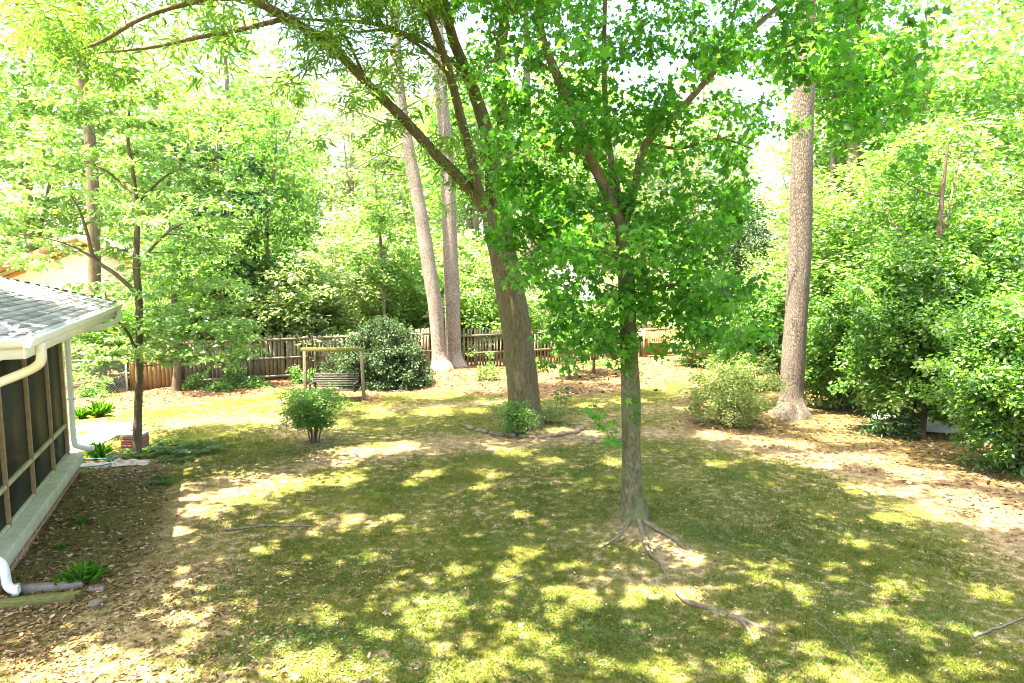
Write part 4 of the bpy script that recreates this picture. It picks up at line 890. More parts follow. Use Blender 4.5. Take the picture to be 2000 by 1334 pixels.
# --- dogwood on the left: layered tiers
db = G(268, 890); DD = float(db[1])
root_d = tree_root('dogwood_tree', 'slender dogwood with layered pale green sprays near porch corner', db)
TD = spline([np.append(db - np.array((0, 0, .15)), .13), np.append(db + np.array((0, 0, .1)), .105)] + sk([(270, 800, DD, .09), (272, 700, DD, .085), (272, 600, DD, .08), (266, 520, DD, .075), (268, 440, DD, .06), (262, 360, DD, .05), (250, 270, DD, .035), (255, 190, DD, .02)]), .1)
mb = MB(); local_tube(mb, TD, db, 14, .05); mb.build('trunk', M['limb_bark'], root_d, True)
limbs = [sk([(270, 575, DD, .06), (225, 535, DD - .2, .05), (185, 505, DD - .3, .042), (170, 455, DD - .4, .035), (150, 400, DD - .5, .02), (110, 350, DD - .6, .012)]),
         sk([(190, 508, DD - .3, .03), (140, 480, DD - .6, .025), (90, 465, DD - .8, .018), (30, 455, DD - 1, .01)]),
         sk([(270, 700, DD, .04), (250, 650, DD - .2, .034), (215, 610, DD - .3, .028), (205, 570, DD - .5, .015)]),
         sk([(268, 520, DD, .04), (310, 470, DD - .2, .03), (350, 440, DD - .4, .022), (420, 420, DD - .7, .01)]),
         sk([(271, 690, DD, .035), (320, 665, DD - .3, .025), (400, 655, DD - .7, .016), (460, 665, DD - .9, .008)]),
         sk([(266, 400, DD, .035), (330, 340, DD + .2, .025), (400, 320, DD + .3, .012)]),
         sk([(264, 380, DD, .035), (200, 330, DD, .025), (130, 300, DD, .012)])]
SKD = list(TD[8:])
for l in limbs:
    P = spline(l, .1); mb = MB(); local_tube(mb, P, db, 8, .06); mb.build('limb', M['limb_bark'], root_d, True); SKD += list(P[::2])
rd = np.random.default_rng(41); cc, rr_ = [], []
for (x0, x1, y0, y1, d0, ds_, n, r) in [(250, 490, 622, 715, DD - .8, .6, 62, .34), (290, 500, 560, 640, DD - .4, .6, 22, .34), (60, 260, 170, 300, DD, 1.0, 34, .5), (230, 420, 180, 330, DD + .2, 1.0, 30, .5), (0, 95, 455, 540, DD - .5, .6, 9, .36), (60, 175, 440, 505, DD - .2, .6, 9, .36), (150, 260, 490, 600, DD + .5, .5, 12, .36), (0, 240, 290, 430, DD - .4, 1.0, 36, .48), (250, 470, 330, 480, DD, 1.0, 34, .48), (290, 480, 470, 600, DD + .2, .9, 24, .42), (-30, 60, 420, 520, DD - .8, .5, 9, .42), (140, 250, 620, 760, DD + 2.0, .5, 14, .4), (200, 270, 380, 500, DD, .6, 7, .36)]:
    for _ in range(n): cc.append(at(rd.uniform(x0, x1), rd.uniform(y0, y1), d0 + rd.normal() * ds_)); rr_.append(r * rd.uniform(.75, 1.25))
cc = np.array(cc); rr_ = np.array(rr_)
mb = MB(); twigs(mb, SKD, cc, rd, .025, 5, .02); mb.v = [tuple(np.array(v) - db) for v in mb.v]; mb.build('branches', M['limb_bark'], root_d, True)
per = np.clip((rr_ / .45) ** 2 * 42, 12, 80).astype(int)
cm = crown_mesh('crown', HEX, cc - db, rr_, per, .14, M['dogwood'], rd, .20, 1.5, .35, .25, .35); link(bpy.data.objects.new('crown', cm), root_d)

# --- pines
def pine(name, label, pts, seed, tufts, dead=(), seg=22, stub=0, ivy=None):
    rng = np.random.default_rng(seed); base = G(pts[0][0], pts[0][1]); Y0 = float(base[1]); rows = [np.append(base - np.array((0, 0, .25)), pts[0][2] * 1.55), np.append(base + np.array((0, 0, .08)), pts[0][2] * 1.3)]
    rows += [np.append(at(px, py, Y0 + dy), r) for (px, py, r, dy) in [(q[0], q[1], q[2], q[3] if len(q) > 3 else 0) for q in pts[1:]]]
    root = tree_root(name, label, base, 'tree'); P = spline(rows, .18); mb = MB()
    def fl(i, a, r): return .10 * max(0, math.sin(5 * a + seed)) ** 2 * math.exp(-i / 2.2)
    local_tube(mb, P, base, seg * 2, .03, fl, ridge=.02); mb.build('trunk', M['sunlit_pine_bark' if 'pair' in label else 'pine_bark'], root, True)
    S = list(P[len(P) // 2:]); mbb = MB()
    for l in dead:
        B = spline([np.append(at(px, py, Y0 + dy), r) for (px, py, dy, r) in l], .15); mbb.tube(B[:, :3] - base, B[:, 3], 6, .08); S += list(B[::2])
    cc_ = np.array([at(px, py, Y0 + dy) for (px, py, dy) in tufts] + [P[-1, :3] + in_ball(rng, 1, .5)[0] * np.array((3.2, 3.2, 3.0)) for _ in range(50)])
    return root, base, cc_, mbb, S, rng, P
def finish_pine(root, base, cc_, S, rng, dead, Y0, r=.42, per=120):
    mb = MB()
    for l in dead:
        B = spline([np.append(at(px, py, Y0 + dy), rr) for (px, py, dy, rr) in l], .15); mb.tube(B[:, :3] - base, B[:, 3], 6, .08)
    m2 = MB(); twigs(m2, S, cc_, rng, .04, 4); mb.add([np.array(v) - base for v in m2.v], m2.f)
    mb.build('branches', M['far_bark'], root, True)
    cm = crown_mesh('crown', NEEDLE, cc_ - base, r, per, .24, M['needle'], rng, .75, .2, .1, .2, 1.2); link(bpy.data.objects.new('crown', cm), root)
deadL = [[(790, 258, 0, .05), (740, 235, -.4, .04), (660, 205, -.8, .025), (600, 195, -1, .01)], [(793, 275, 0, .05), (745, 300, -.5, .035), (690, 330, -.9, .02), (650, 345, -1, .008)], [(800, 310, 0, .045), (740, 300, .3, .03), (670, 282, .6, .015)], [(806, 345, 0, .04), (750, 340, -.3, .025), (680, 350, -.7, .01)], [(783, 215, 0, .05), (830, 190, .3, .03), (880, 160, .6, .015)], [(776, 130, 0, .05), (700, 140, .3, .035), (610, 130, .6, .015)]]
tuL = [(630, 200, -.9), (690, 190, -.6), (720, 230, -.4), (660, 345, -1), (690, 320, -.8), (715, 290, .4), (680, 280, .6), (760, 290, -.3), (730, 345, -.4), (620, 130, .6), (660, 120, .4), (720, 150, .2), (640, 165, 0), (600, 195, -.9), (850, 180, .4), (680, 250, .2), (760, 200, -.3), (740, 110, .3)]
r_, b_, c_, _, S_, g_, P_ = pine('pine_tree', 'leaning slim pine, left trunk of the pale pair', [(862, 728, .36), (858, 690, .31), (850, 600, .30), (838, 520, .29), (822, 420, .27), (806, 330, .25), (790, 250, .23), (778, 150, .21), (772, 60, .19), (768, -60, .15), (766, -200, .1)], 3, tuL, deadL)
finish_pine(r_, b_, c_, S_, g_, deadL, float(b_[1]), .5, 150)
deadR = [[(878, 330, 0, .04), (900, 290, -.4, .025), (920, 270, -.6, .01)]]
r_, b_, c_, _, S_, g_, P_ = pine('pine_tree', 'straight sunlit pine, right trunk of the pale pair', [(888, 722, .40), (886, 690, .35), (884, 600, .33), (880, 500, .32), (877, 400, .30), (872, 300, .28), (862, 180, .26), (855, 60, .23), (850, -100, .18), (848, -220, .12)], 4, [(905, 280, -.5), (840, 120, .5)], deadR)
finish_pine(r_, b_, c_, S_, g_, deadR, float(b_[1]))
r_, b_, c_, _, S_, g_, P_ = pine('pine_tree', 'massive plated pine trunk among the right hand shrubs', [(1545, 818, 0.405), (1546, 780, 0.340), (1549, 700, 0.331), (1556, 600, 0.313), (1562, 500, 0.313), (1564, 400, 0.304), (1567, 300, 0.294), (1570, 200, 0.276), (1573, 100, 0.258), (1575, 0, 0.239), (1578, -150, 0.184), (1580, -300, 0.129)], 6, [(1620, -60, 0)], [], 28)
finish_pine(r_, b_, c_, S_, g_, [], float(b_[1]))

# ------------------------------------------------------------------ shrubs
def shrub(name, label, base, w, d, h, ncl, clr, per, leaf, tpl, mat, seed, stems=7, flat=.7, droop=.3, upw=.7, skirt=0.0, shape='dome', r0=.02, cat='shrub', group=None, hollow=.33, spread=.55, out=.4, rough=1.0):
    rng = np.random.default_rng(seed); base = np.array(base, float); root = thing(name, label, cat, tuple(base), group)
    u = in_ball(rng, ncl, hollow); an = np.arctan2(u[:, 1], u[:, 0]); u *= (1 + rough * .16 * np.sin(3 * an + seed) + rough * .14 * np.sin(5 * u[:, 2] * 2 + 2 * an + seed * 2) + rough * .10 * rng.normal(size=ncl))[:, None]
    if shape == 'dome':
        c = np.stack((u[:, 0] * w / 2, u[:, 1] * d / 2, np.abs(u[:, 2]) * (h - clr * flat) * .96), -1); c[:, 2] = np.maximum(c[:, 2], skirt)
    elif shape == 'vase':
        z = rng.uniform(.30, 1, ncl); k = np.sqrt(np.clip(z, 0, 1)) * np.where(z > .8, np.sqrt(np.clip(1 - ((z - .8) / .2) ** 2 * .6, 0, 1)), 1)
        c = np.stack((u[:, 0] * w / 2 * k, u[:, 1] * d / 2 * k, z * (h - clr * .5)), -1)
    else:
        c = np.stack((u[:, 0] * w / 2, u[:, 1] * d / 2, h * .5 + u[:, 2] * h * .48), -1); c[:, 2] = np.maximum(c[:, 2], skirt)
    mb = MB(); S = []
    for i in range(stems):
        a = 6.28 * i / stems + rng.uniform(-.3, .3); rr = rng.uniform(.03, .12) * min(1, w)
        e = np.array((math.cos(a) * w * .25 * spread / .55, math.sin(a) * d * .25 * spread / .55, h * rng.uniform(.55, .8)))
        P = spline([(math.cos(a) * rr, math.sin(a) * rr, -.1, r0), (math.cos(a) * rr * 1.6, math.sin(a) * rr * 1.6, h * .22, r0 * .9), (*(e * np.array((.6, .6, .75))), r0 * .6), (*e, r0 * .25)], h / 14)
        mb.tube(P[:, :3], P[:, 3], 6, .08); S += list(P[3:])
    mb.build('stems', M['stem'], root, True)
    mb = MB(); twigs(mb, S, c, rng, r0 * .6, 4, .02, .003); mb.build('branches', M['stem'], root, True)
    cl = clr * rng.uniform(.7, 1.3, ncl)
    cm = crown_mesh('foliage', tpl, c, cl, np.maximum(5, (per * (cl / clr) ** 2).astype(int)), leaf, mat, rng, flat, upw, droop, .25, out); link(bpy.data.objects.new('foliage', cm), root)
    return root
shrub('mounded_shrub', 'large grey-green mounded shrub behind the swing frame', G(748, 752), 3.5, 3.0, 2.9, 620, .26, 64, .085, HEX, M['greyleaf'], 51, 9, .8, .9, .5, .05, 'dome', .035, out=.5, hollow=.26, rough=.25)
shrub('mounded_shrub', 'smaller pale bush behind the bench swing', G(648, 752) + np.array((0, .3, 0)), 1.5, 1.2, 1.75, 70, .26, 44, .08, HEX, M['greyleaf'], 52, 6, .8, .6, .5, .05, 'dome')
shrub('small_shrub', 'small vase-shaped green shrub alone on the lawn', G(614, 868), 1.95, 1.6, 1.45, 230, .17, 48, .055, HEX, M['mid'], 53, 8, .75, .2, .8, 0, 'vase', .02)
shrub('trunk_shrub', 'dense leafy azalea bush at the foot of oak', G(1010, 850), 1.05, .8, 1.0, 90, .14, 42, .055, HEX, M['hedge'], 54, 5, .8, .3, .7, .05, 'ball', .014)
shrub('small_shrub', 'thin low sprigs right of the oak base', G(1080, 828), .75, .5, .48, 26, .12, 24, .06, HEX, M['azalea'], 55, 5, .8, .2, .7, .04, 'ball', .008)
shrub('sapling', 'spindly blue-green sapling behind the oak base', G(1095, 800), 1.3, .9, .75, 14, .16, 16, .075, HEX, M['fern'], 56, 4, .5, .2, .9, .3, 'vase', .008)
shrub('light_azalea', 'yellowish azalea bush left of the right hand pine', G(1428, 834), 2.4, 1.9, 2.0, 260, .22, 58, .062, HEX, M['azalea'], 57, 9, .75, .2, .7, .03, 'ball', .02)
HED = [
 ('hedge_shrub', 'leafy shrub between the pine trunk and low dark evergreen', (1640, 830, 21.2), 2.7, 2.4, 3.9, 320, .34, 60, .12, 'hedge', 61, 'ball', .3),
 ('hedge_shrub', 'tall dense dark shrub right of the plated pine', (1790, 860, 18.0), 3.6, 2.2, 5.4, 460, .38, 60, .12, 'hedge', 62, 'ball', .75),
 ('hedge_shrub', 'glossy broad shrub at the right edge of the lawn', (1990, 945, 14.6), 3.6, 2.6, 4.2, 420, .34, 60, .115, 'hedge', 63, 'ball', .12),
 ('hedge_shrub', 'mid-green shrub behind the yellowish azalea', (1475, 745, 25.0), 3.6, 2.5, 4.0, 260, .38, 56, .13, 'mid', 64, 'ball', .3),
 ('hedge_shrub', 'highest dark shrub above the right hand driveway', (1925, 880, 18.6), 4.2, 3.2, 6.0, 460, .45, 60, .14, 'hedge', 65, 'ball', 1.3),
 ('hedge_shrub', 'rounded shrub hidden low behind tallest hedge shrubs', (1860, 800, 24.5), 5.0, 3.0, 4.6, 300, .45, 50, .15, 'mid', 66, 'ball', .4)]
for nm, lb, (px, py, Y), w, d, h, ncl, clr, per, lf, mt, sd_, shp, skt in HED:
    q = at(px, py, Y); shrub(nm, lb, (q[0], Y, float(gz(q[0], Y))), w, d, h, ncl, clr, per, lf, HEX, M[mt], sd_, 9, .75, .4, .6, skt, shp, .035, hollow=.36)
shrub('rhododendron', 'low dark long-leaved evergreen bush under the right hedge', G(1742, 852), 1.3, 1.1, .95, 44, .2, 26, .17, NARROW, M['evergreen'], 67, 6, .7, .5, .8, .06, 'dome', .015)
for (px, py, w, h, sd_, lb) in [(500, 757, 1.3, .5, 71, 'low leafy weed clump under fence left of swing frame'), (430, 764, .9, .4, 72, 'little weed clump at fence foot behind dogwood sprays'), (950, 745, 1.8, 1.3, 73, 'straggly bush against picket fence left of oak'), (1170, 716, 2.0, .5, 74, 'dark ivy patch under the picket fence right of oak'), (1345, 716, 1.4, .9, 75, 'small bush before the tan fence panel'), (385, 760, 1.3, .75, 78, 'leafy weed against fence between the two dogwood-side trunks'), (590, 752, 1.0, .8, 79, 'leafy weed against fence behind the left swing post'), (700, 752, 1.1, .7, 80, 'weed peeping out beside the right swing post'), (1030, 728, 1.4, .8, 88, 'straggly weed by picket fence hidden behind the oak trunk'), (455, 758, .9, 1.1, 89, 'taller weed sprouting before the plank fence'), (185, 776, 1.6, .5, 76, 'low green plants before the chain link fence')]:
    shrub('low_plant', lb, G(px, py), w, w * .5, h, 34, .17, 26, .09, HEX, M['hedge' if sd_ < 76 else 'mid'], sd_, 4, .7, .3, .8, .04, 'dome', .008, 'plant')
# ferns and ground cover by the dogwood foot
def frond_plant(name, label, base, n, Lf, mat, seed, cat='fern'):
    rng = np.random.default_rng(seed); root = thing(name, label, cat, tuple(base)); Ps, Ys, Ns, Sz = [], [], [], []; mb = MB()
    for i in range(n):
        a = 6.28 * i / n + rng.uniform(-.25, .25); l = Lf * rng.uniform(.7, 1.15); hd_ = np.array((math.cos(a), math.sin(a), 0)); sdv = np.array((-math.sin(a), math.cos(a), 0))
        C_ = [hd_ * l * t + ZV * (l * (.9 * t - .85 * t * t)) for t in np.linspace(0, 1, 12)]
        mb.tube(np.array(C_), np.linspace(.005, .002, 12), 4)
        for k, t in enumerate(np.linspace(.15, 1, 16)):
            c = hd_ * l * t + ZV * (l * (.9 * t - .85 * t * t)); s = l * .30 * math.sin(math.pi * min(1, .15 + t * .85)) + .015
            for sg in (-1, 1): Ps.append(c); Ys.append(sdv * sg + hd_ * .5 - ZV * .2); Ns.append(ZV + rng.normal(size=3) * .15); Sz.append(s)
    mb.build('stalks', M['stem'], root); n_ = len(Ps)
    me = leaf_mesh('fronds', NARROW, np.array(Ps), np.array(Ys), np.array(Ns), np.array(Sz), np.clip(rng.normal(.5, .2, n_), 0, 1), mat); link(bpy.data.objects.new('fronds', me), root); return root
for (px, py, n, lf, sd_, lb) in [(245, 893, 9, .55, 81, 'fern left of the dogwood foot'), (290, 890, 9, .5, 82, 'fern just right of the dogwood foot'), (335, 880, 11, .75, 83, 'largest fern clump right of dogwood where sunlight falls'), (385, 884, 10, .7, 84, 'dark spreading fern farthest right of dogwood'), (350, 900, 9, .5, 85, 'sunlit fern at the edge of porch shadow'), (318, 942, 8, .4, 86, 'small fern inside the porch shadow')]:
    frond_plant('fern', lb, G(px, py), n, lf, M['fern'], sd_)
def tuft(name, label, base, n, h, mat, seed, spread=.5):
    n *= 2; rng = np.random.default_rng(seed); Yd = rng.normal(size=(n, 3)) * np.array((spread, spread, .1)) + np.array((0, 0, .8))
    me = leaf_mesh(name, THIN, rng.normal(size=(n, 3)) * np.array((.05, .05, 0)), Yd, rng.normal(size=(n, 3)), rng.uniform(.5, 1.1, n) * h, np.clip(rng.normal(.65, .15, n), 0, 1), mat)
    o = link(bpy.data.objects.new(name, me)); o.location = base; return tag(o, label, 'plant')
for (px, py, n, h, sd_, lb) in [(162, 1136, 60, .34, 91, 'bright grassy tuft behind the end of grey timber'), (128, 1142, 12, .22, 92, 'small pale tuft touching the grey timber'), (195, 815, 60, .5, 93, 'grassy clump beside patio and mulch bed'), (160, 820, 50, .35, 94, 'low grass clump at the patio back edge'), (193, 895, 26, .45, 95, 'broad-leaved tuft by the coiled hose'), (162, 1024, 22, .13, 96, 'tiny weed in porch-side soil'), (120, 1070, 22, .1, 97, 'tiniest weed close to the brick foundation')]:
    tuft('grass_tuft', lb, G(px, py), n, h, M['blade'], sd_)

# --- stone border round the oak foot
pts = [G(*q) for q in ((918, 838), (945, 846), (980, 851), (1020, 853), (1060, 853), (1095, 850), (1125, 845), (1142, 836))]
B = spline(pts, .27); B[1:-1, :2] += np.random.default_rng(3).normal(size=(len(B) - 2, 2)) * .035; STL = 'rough brown stone in the curved border before the oak'
for i, q in enumerate(B[:-1]):
    e = B[i + 1] - q; s = (np.linalg.norm(e) * random.uniform(.40, .62), random.uniform(.06, .14), random.uniform(.035, .085))
    o = pebble('border_stone', q + np.array((0, 0, .03)), s, M['stone'], STL, 'stone', 'stones bordering the oak'); o.rotation_euler = (random.uniform(-.1, .1), random.uniform(-.1, .1), math.atan2(e[1], e[0]) + random.uniform(-.1, .1))
# --- fallen twigs
TW = [([(580, 972), (630, 973), (665, 968), (700, 955)], .022, 'dark forked stick lying on lawn left of centre'), ([(440, 1037), (520, 1028), (600, 1028), (628, 1024)], .030, 'long grey half-buried root stick in the left lawn'),
      ([(480, 1300), (560, 1262), (640, 1230), (700, 1212)], .014, 'long thin twig across the bottom-left lawn'), ([(195, 1272), (225, 1258), (248, 1246)], .012, 'short thin twig on bare soil at bottom left'),
      ([(512, 1266), (540, 1252), (560, 1246)], .018, 'reddish short stick in the bottom-left lawn'), ([(280, 1120), (320, 1112), (345, 1100)], .012, 'thin twig beside the porch shadow edge'),
      ([(1600, 1178), (1650, 1190), (1700, 1220)], .012, 'fine stick in the right lawn above the paired twigs'), ([(1590, 1215), (1640, 1260), (1680, 1310), (1705, 1334)], .016, 'longest slanting twig at the lower right'),
      ([(1620, 1235), (1650, 1258), (1670, 1280)], .011, 'short twig beside the longest slanting twig'), ([(1900, 1246), (1940, 1230), (1990, 1215), (2020, 1208)], .035, 'thick pale stick at the right picture edge'),
      ([(1850, 1150), (1870, 1180), (1890, 1200)], .010, 'thin bent twig in the far right lawn'), ([(700, 1330), (730, 1316), (755, 1296)], .012, 'curved twig at the bottom centre-left'), ([(975, 1140), (1005, 1130), (1026, 1120)], .022, 'pale stick in the middle of the lawn')]
for pl, r, lb in TW:
    W3 = [G(*q) + np.array((0, 0, r * .5)) for q in pl]; o0 = W3[0]; P = spline([np.append(w, r * .6 * (1 - .6 * k / (len(W3) - 1))) for k, w in enumerate(W3)], .07); P[:, :2] += np.random.default_rng(len(lb)).normal(size=(len(P), 2)) * .012
    mb = MB(); mb.tube(P[:, :3] - o0, P[:, 3], 6, .12)
    for f in (.4, .65):
        q = P[int(len(P) * f)]; e = q[:3] + (P[-1, :3] - P[0, :3]) * .22 + np.array((random.uniform(-.15, .15), random.uniform(-.15, .15), .01)); mb.tube([q[:3] - o0, (q[:3] + e) / 2 - o0, e - o0], [q[3] * .7, q[3] * .5, q[3] * .25], 5)
    o = mb.build('fallen_twig', M['twig'], None, True); o.location = o0; tag(o, lb, 'twig', 'twigs fallen on the lawn')
# --- pine cones in the mulch bed
cone = None
for i in range(22):
    px, py = random.uniform(1090, 1300), random.uniform(728, 772); g = G(px, py) + np.array((0, 0, .05))
    if cone is None:
        mb = MB()
        for k in range(9):
            z = -.05 + k * .0125; rr = .036 * math.sin(math.pi * (k + 1) / 10.5) + .006; n = 8
            for j in range(n):
                a = 6.28 * j / n + k * .4; e = np.array((math.cos(a), math.sin(a), 0)); t = np.array((-math.sin(a), math.cos(a), 0))
                mb.add([e * rr * .3 + ZV * z, e * rr + t * .009 + ZV * (z + .008), e * rr * 1.08 + ZV * (z + .013), e * rr - t * .009 + ZV * (z + .008)], [(0, 1, 2, 3)])
        mb.tube([(0, 0, -.055), (0, 0, .06)], [.016, .008], 8); cone = mb.mesh('pine_cone', M['cone'])
    o = link(bpy.data.objects.new('pine_cone', cone)); o.location = g - np.array((0, 0, .015)); o.rotation_euler = (random.uniform(1.2, 1.8), random.uniform(-.4, .4), random.uniform(0, 6.28)); s = random.uniform(1, 1.5); o.scale = (s, s, s)
    tag(o, 'dark pine cone lying in the mulch behind the maple', 'pine cone', 'pine cones in the mulch bed')

# ------------------------------------------------------------------ small trees in the bed and by the fence
def at_ground(px, py): return G(px, py)
leafy_tree('small_maple', 'little low-forked tree in mulch just right of oak', G(1112, 742), 2.3, (0, 0, 1.55), (1.2, .9, .7), 46, .26, 26, .11, MAPLE, M['mid'], M['stem'], .05, 101, (.2, 0), .4, .3)
leafy_tree('small_maple', 'slim upright little tree in mulch beside the maple trunk', G(1160, 732), 3.2, (-.3, 0, 2.3), (1.6, 1.2, .9), 60, .3, 28, .12, MAPLE, M['mid'], M['stem'], .06, 102, (-.3, 0), .4, .4)
leafy_tree('understory_tree', 'small dark-trunked tree before the fence behind dogwood', G(345, 764), 6.5, (.3, .3, 4.6), (2.2, 2.0, 1.9), 120, .45, 50, .15, HEX, M['mid'], M['stem'], .15, 103, (.3, .4), .5, .5)
leafy_tree('understory_tree', 'dark-trunked tree between right hand hedge shrubs', G(1795, 852), 8.5, (1.2, 2.0, 6.4), (3.0, 2.2, 2.2), 110, .5, 56, .14, HEX, M['hedge'], M['stem'], .14, 104, (.5, .4), .6, .55)
leafy_tree('magnolia_tree', 'dark glossy magnolia with yellowing leaves behind the dogwood', (at(410, 400, 27)[0], 27.5, 0), 10.5, (0, 0, 6.4), (2.4, 2.0, 4.0), 120, .55, 40, .24, HEX, M['evergreen'], M['far_bark'], .2, 105, (.2, 0), .7, .2)
leafy_tree('holly_tree', 'narrow dark holly against the bright sky gap', (at(1440, 500, 30)[0], 30, 0), 8.2, (0, 0, 5.4), (1.5, 1.4, 2.6), 110, .42, 50, .13, HEX, M['evergreen'], M['far_bark'], .12, 106, (0, 0), .8, .2)
leafy_tree('twin_stem_tree', 'thin double-stemmed tree rising beyond the fence', (at(535, 660, 28.5)[0], 28.5, 0), 13, (0, .3, 7.5), (1.9, 1.8, 4.8), 150, .5, 46, .17, HEX, M['mid'], M['far_bark'], .11, 107, (.1, .2), .6, .3)
leafy_tree('slim_tree', 'slim pale-stemmed tree above the mounded shrub', (at(743, 600, 31)[0], 31, 0), 12, (0, 0, 6.6), (1.8, 1.8, 4.8), 110, .5, 40, .18, HEX, M['bright'], M['far_bark'], .09, 108, (.1, 0), .6, .25)

# ------------------------------------------------------------------ background trees beyond the fence: prototypes, then copies
PROTO = {}
def background(kind, px, Y, h, label, rz=0.0, sx=1.0, name='tall_tree', group='trees beyond the fence'):
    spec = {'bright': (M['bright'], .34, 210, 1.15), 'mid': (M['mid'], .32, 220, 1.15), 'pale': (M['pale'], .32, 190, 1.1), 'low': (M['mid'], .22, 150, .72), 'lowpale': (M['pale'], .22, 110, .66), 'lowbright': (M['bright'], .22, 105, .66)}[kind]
    q = at(px, 500, Y)
    if kind not in PROTO:
        low = kind.startswith('low'); H = 6.0 if low else 20.0
        r = leafy_tree(name, label, (q[0], Y, 0), H, (0, 0, H * (.55 if low else .56)), ((2.6, 2.4, 3.1) if low else (4.2, 4.0, 8.4)), spec[2], spec[3], 56 if low else 52, spec[1], DIAMOND if not low else HEX, spec[0], M['far_bark'], .10 if low else .28, 200 + len(PROTO), (.3, .2), .6, .2 if low else .22, group, 90, .40)
        PROTO[kind] = (r, H)
    else:
        src, H = PROTO[kind]; r = src.copy(); C.objects.link(r)
        for ch in src.children:
            c = ch.copy(); C.objects.link(c); c.parent = r
        r.location = (q[0], Y, 0); r.name = name
    s = h / PROTO[kind][1]; r.scale = (s * sx, s * sx, s); r.rotation_euler = (0, 0, rz); r['label'] = label; r['group'] = group
    return r
BG = [
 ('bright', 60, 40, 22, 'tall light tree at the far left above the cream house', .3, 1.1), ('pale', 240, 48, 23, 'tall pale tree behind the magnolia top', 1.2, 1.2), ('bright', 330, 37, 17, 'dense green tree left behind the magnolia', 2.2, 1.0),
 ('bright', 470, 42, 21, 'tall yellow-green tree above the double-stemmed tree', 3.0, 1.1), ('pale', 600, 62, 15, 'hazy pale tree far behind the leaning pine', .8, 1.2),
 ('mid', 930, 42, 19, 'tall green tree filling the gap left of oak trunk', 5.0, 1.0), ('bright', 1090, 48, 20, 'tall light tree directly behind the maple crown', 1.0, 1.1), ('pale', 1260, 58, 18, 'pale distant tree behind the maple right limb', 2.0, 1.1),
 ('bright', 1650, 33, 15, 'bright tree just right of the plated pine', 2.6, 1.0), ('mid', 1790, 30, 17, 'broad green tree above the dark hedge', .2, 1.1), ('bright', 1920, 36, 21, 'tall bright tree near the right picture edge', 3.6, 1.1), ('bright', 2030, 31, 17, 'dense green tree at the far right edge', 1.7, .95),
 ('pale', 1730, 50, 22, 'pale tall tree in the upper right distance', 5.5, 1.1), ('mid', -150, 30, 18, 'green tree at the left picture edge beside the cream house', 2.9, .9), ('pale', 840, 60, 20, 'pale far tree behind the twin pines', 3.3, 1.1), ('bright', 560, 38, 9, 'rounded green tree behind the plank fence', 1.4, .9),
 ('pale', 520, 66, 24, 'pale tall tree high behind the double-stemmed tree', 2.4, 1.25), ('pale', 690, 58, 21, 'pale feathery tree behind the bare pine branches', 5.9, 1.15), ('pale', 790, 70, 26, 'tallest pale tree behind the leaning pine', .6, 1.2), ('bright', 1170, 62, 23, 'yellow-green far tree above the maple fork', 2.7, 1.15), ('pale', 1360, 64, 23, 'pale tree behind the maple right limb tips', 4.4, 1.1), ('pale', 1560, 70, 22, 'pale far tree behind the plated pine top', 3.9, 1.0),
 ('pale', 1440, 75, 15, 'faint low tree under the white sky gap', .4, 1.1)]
for k, px, Y, h, lb, rz, sx in BG: background(k, px, Y, h, lb, rz, sx)
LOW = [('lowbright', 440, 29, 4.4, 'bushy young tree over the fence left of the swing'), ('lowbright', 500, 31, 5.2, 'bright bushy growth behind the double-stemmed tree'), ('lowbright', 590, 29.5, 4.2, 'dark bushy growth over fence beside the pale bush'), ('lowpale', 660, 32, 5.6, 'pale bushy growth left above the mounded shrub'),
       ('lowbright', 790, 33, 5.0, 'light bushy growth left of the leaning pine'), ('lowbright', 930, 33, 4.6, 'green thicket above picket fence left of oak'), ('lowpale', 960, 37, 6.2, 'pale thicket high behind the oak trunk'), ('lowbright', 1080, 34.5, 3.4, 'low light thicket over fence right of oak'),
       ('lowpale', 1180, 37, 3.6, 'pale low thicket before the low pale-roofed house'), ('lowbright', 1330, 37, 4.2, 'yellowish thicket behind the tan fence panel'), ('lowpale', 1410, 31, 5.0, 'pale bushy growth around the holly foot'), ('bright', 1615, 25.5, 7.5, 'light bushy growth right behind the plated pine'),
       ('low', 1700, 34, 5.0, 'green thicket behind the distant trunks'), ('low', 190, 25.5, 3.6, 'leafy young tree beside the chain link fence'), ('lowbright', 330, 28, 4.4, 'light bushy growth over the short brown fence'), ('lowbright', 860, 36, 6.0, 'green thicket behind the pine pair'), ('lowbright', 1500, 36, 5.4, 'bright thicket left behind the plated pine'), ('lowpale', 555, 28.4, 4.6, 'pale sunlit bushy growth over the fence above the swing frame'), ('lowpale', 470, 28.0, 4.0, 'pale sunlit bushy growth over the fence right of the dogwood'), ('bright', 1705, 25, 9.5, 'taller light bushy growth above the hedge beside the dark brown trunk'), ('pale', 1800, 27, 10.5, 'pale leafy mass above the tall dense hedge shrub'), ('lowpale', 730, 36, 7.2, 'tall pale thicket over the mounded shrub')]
for i, (k, px, Y, h, lb) in enumerate(LOW): background(k, px, Y, h, lb, i * 1.3, 1.25 if k.startswith('low') else 1.6, 'bushy_tree', 'bushy growth beyond the fence')
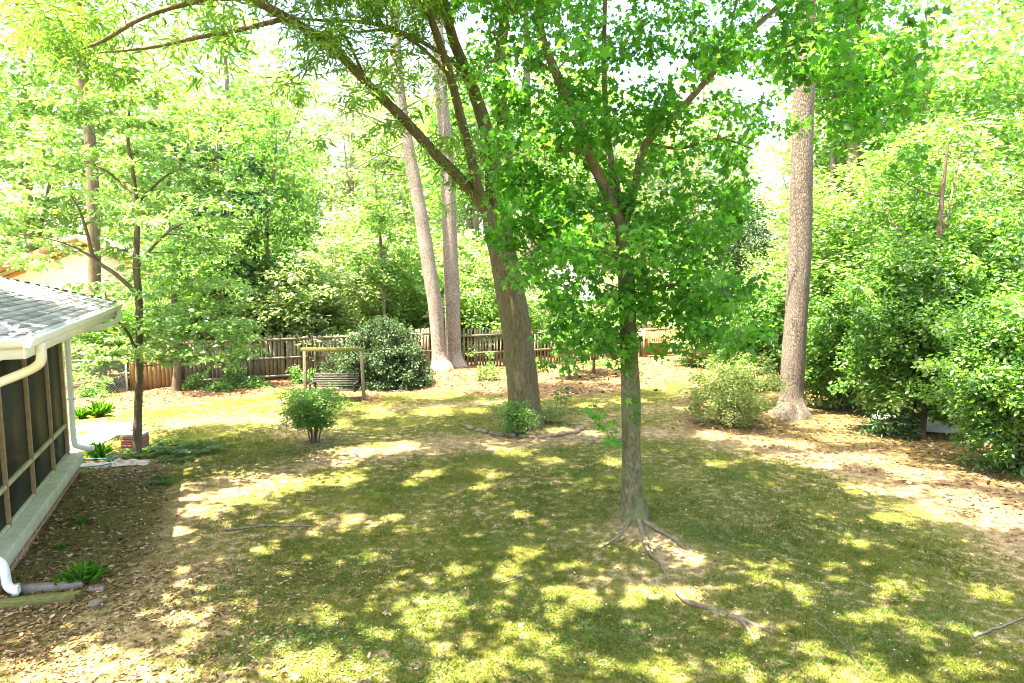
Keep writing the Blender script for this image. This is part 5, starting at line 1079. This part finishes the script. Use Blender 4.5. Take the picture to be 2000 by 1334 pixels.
# bare trunks seen between the leaves
def bare_trunk(label, pts, Y, mat):
    P = spline([np.append(at(px, py, Y), r) for px, py, r in pts], .3); b = P[0, :3].copy(); root = tree_root('tall_tree', label, b); mb = MB(); local_tube(mb, P, b, 14, .04); mb.build('trunk', mat, root, True)
    rng = np.random.default_rng(int(Y * 7 + pts[0][0])); c = P[-1, :3] - b + in_ball(rng, 60, .45) * np.array((2.6, 2.6, 2.2)); mb = MB(); twigs(mb, [np.append(q[:3] - b, q[3]) for q in P[len(P) // 2:]], c, rng, .05, 4); mb.build('branches', mat, root, True)
    cm = crown_mesh('crown', DIAMOND, c, .8, 70, .26, M['mid'], rng, .6); link(bpy.data.objects.new('crown', cm), root)
bare_trunk('dark brown trunk standing behind the right hedge', [(1640, 660, .32), (1646, 560, .30), (1655, 470, .28), (1665, 340, .25), (1670, 150, .2), (1675, -60, .14)], 28, M['stem'])
bare_trunk('thin grey trunk left of the dark brown trunk', [(1606, 660, .2), (1610, 560, .18), (1620, 480, .17), (1628, 330, .15), (1632, 120, .11)], 31, M['far_bark'])
bare_trunk('tall grey trunk at the upper left beyond the dogwood', [(184, 640, .27), (184, 480, .25), (178, 300, .24), (160, 150, .22), (150, 20, .20), (146, -90, .15)], 30.5, M['limb_bark'])
bare_trunk('pale trunk seen between oak and maple', [(1030, 690, .26), (1032, 540, .24), (1034, 400, .22), (1030, 200, .19), (1026, -40, .13)], 37, M['pine_bark'])
bare_trunk('thin dark trunk deep in the leaves right of plated pine', [(1692, 600, .16), (1700, 400, .15), (1714, 200, .14), (1720, 40, .12), (1724, -80, .1)], 46, M['stem'])

# ------------------------------------------------------------------ far wood closing the horizon
rw = np.random.default_rng(77); cc = []
for X in np.arange(-110, 110, 1.6):
    for _ in range(5):
        Y = 88 + rw.uniform(-6, 8); top = 9 + 3.0 * math.sin(X * .11) + 2.2 * math.sin(X * .31 + 1); cc.append((X + rw.normal(), Y, rw.uniform(.5, max(3, top))))
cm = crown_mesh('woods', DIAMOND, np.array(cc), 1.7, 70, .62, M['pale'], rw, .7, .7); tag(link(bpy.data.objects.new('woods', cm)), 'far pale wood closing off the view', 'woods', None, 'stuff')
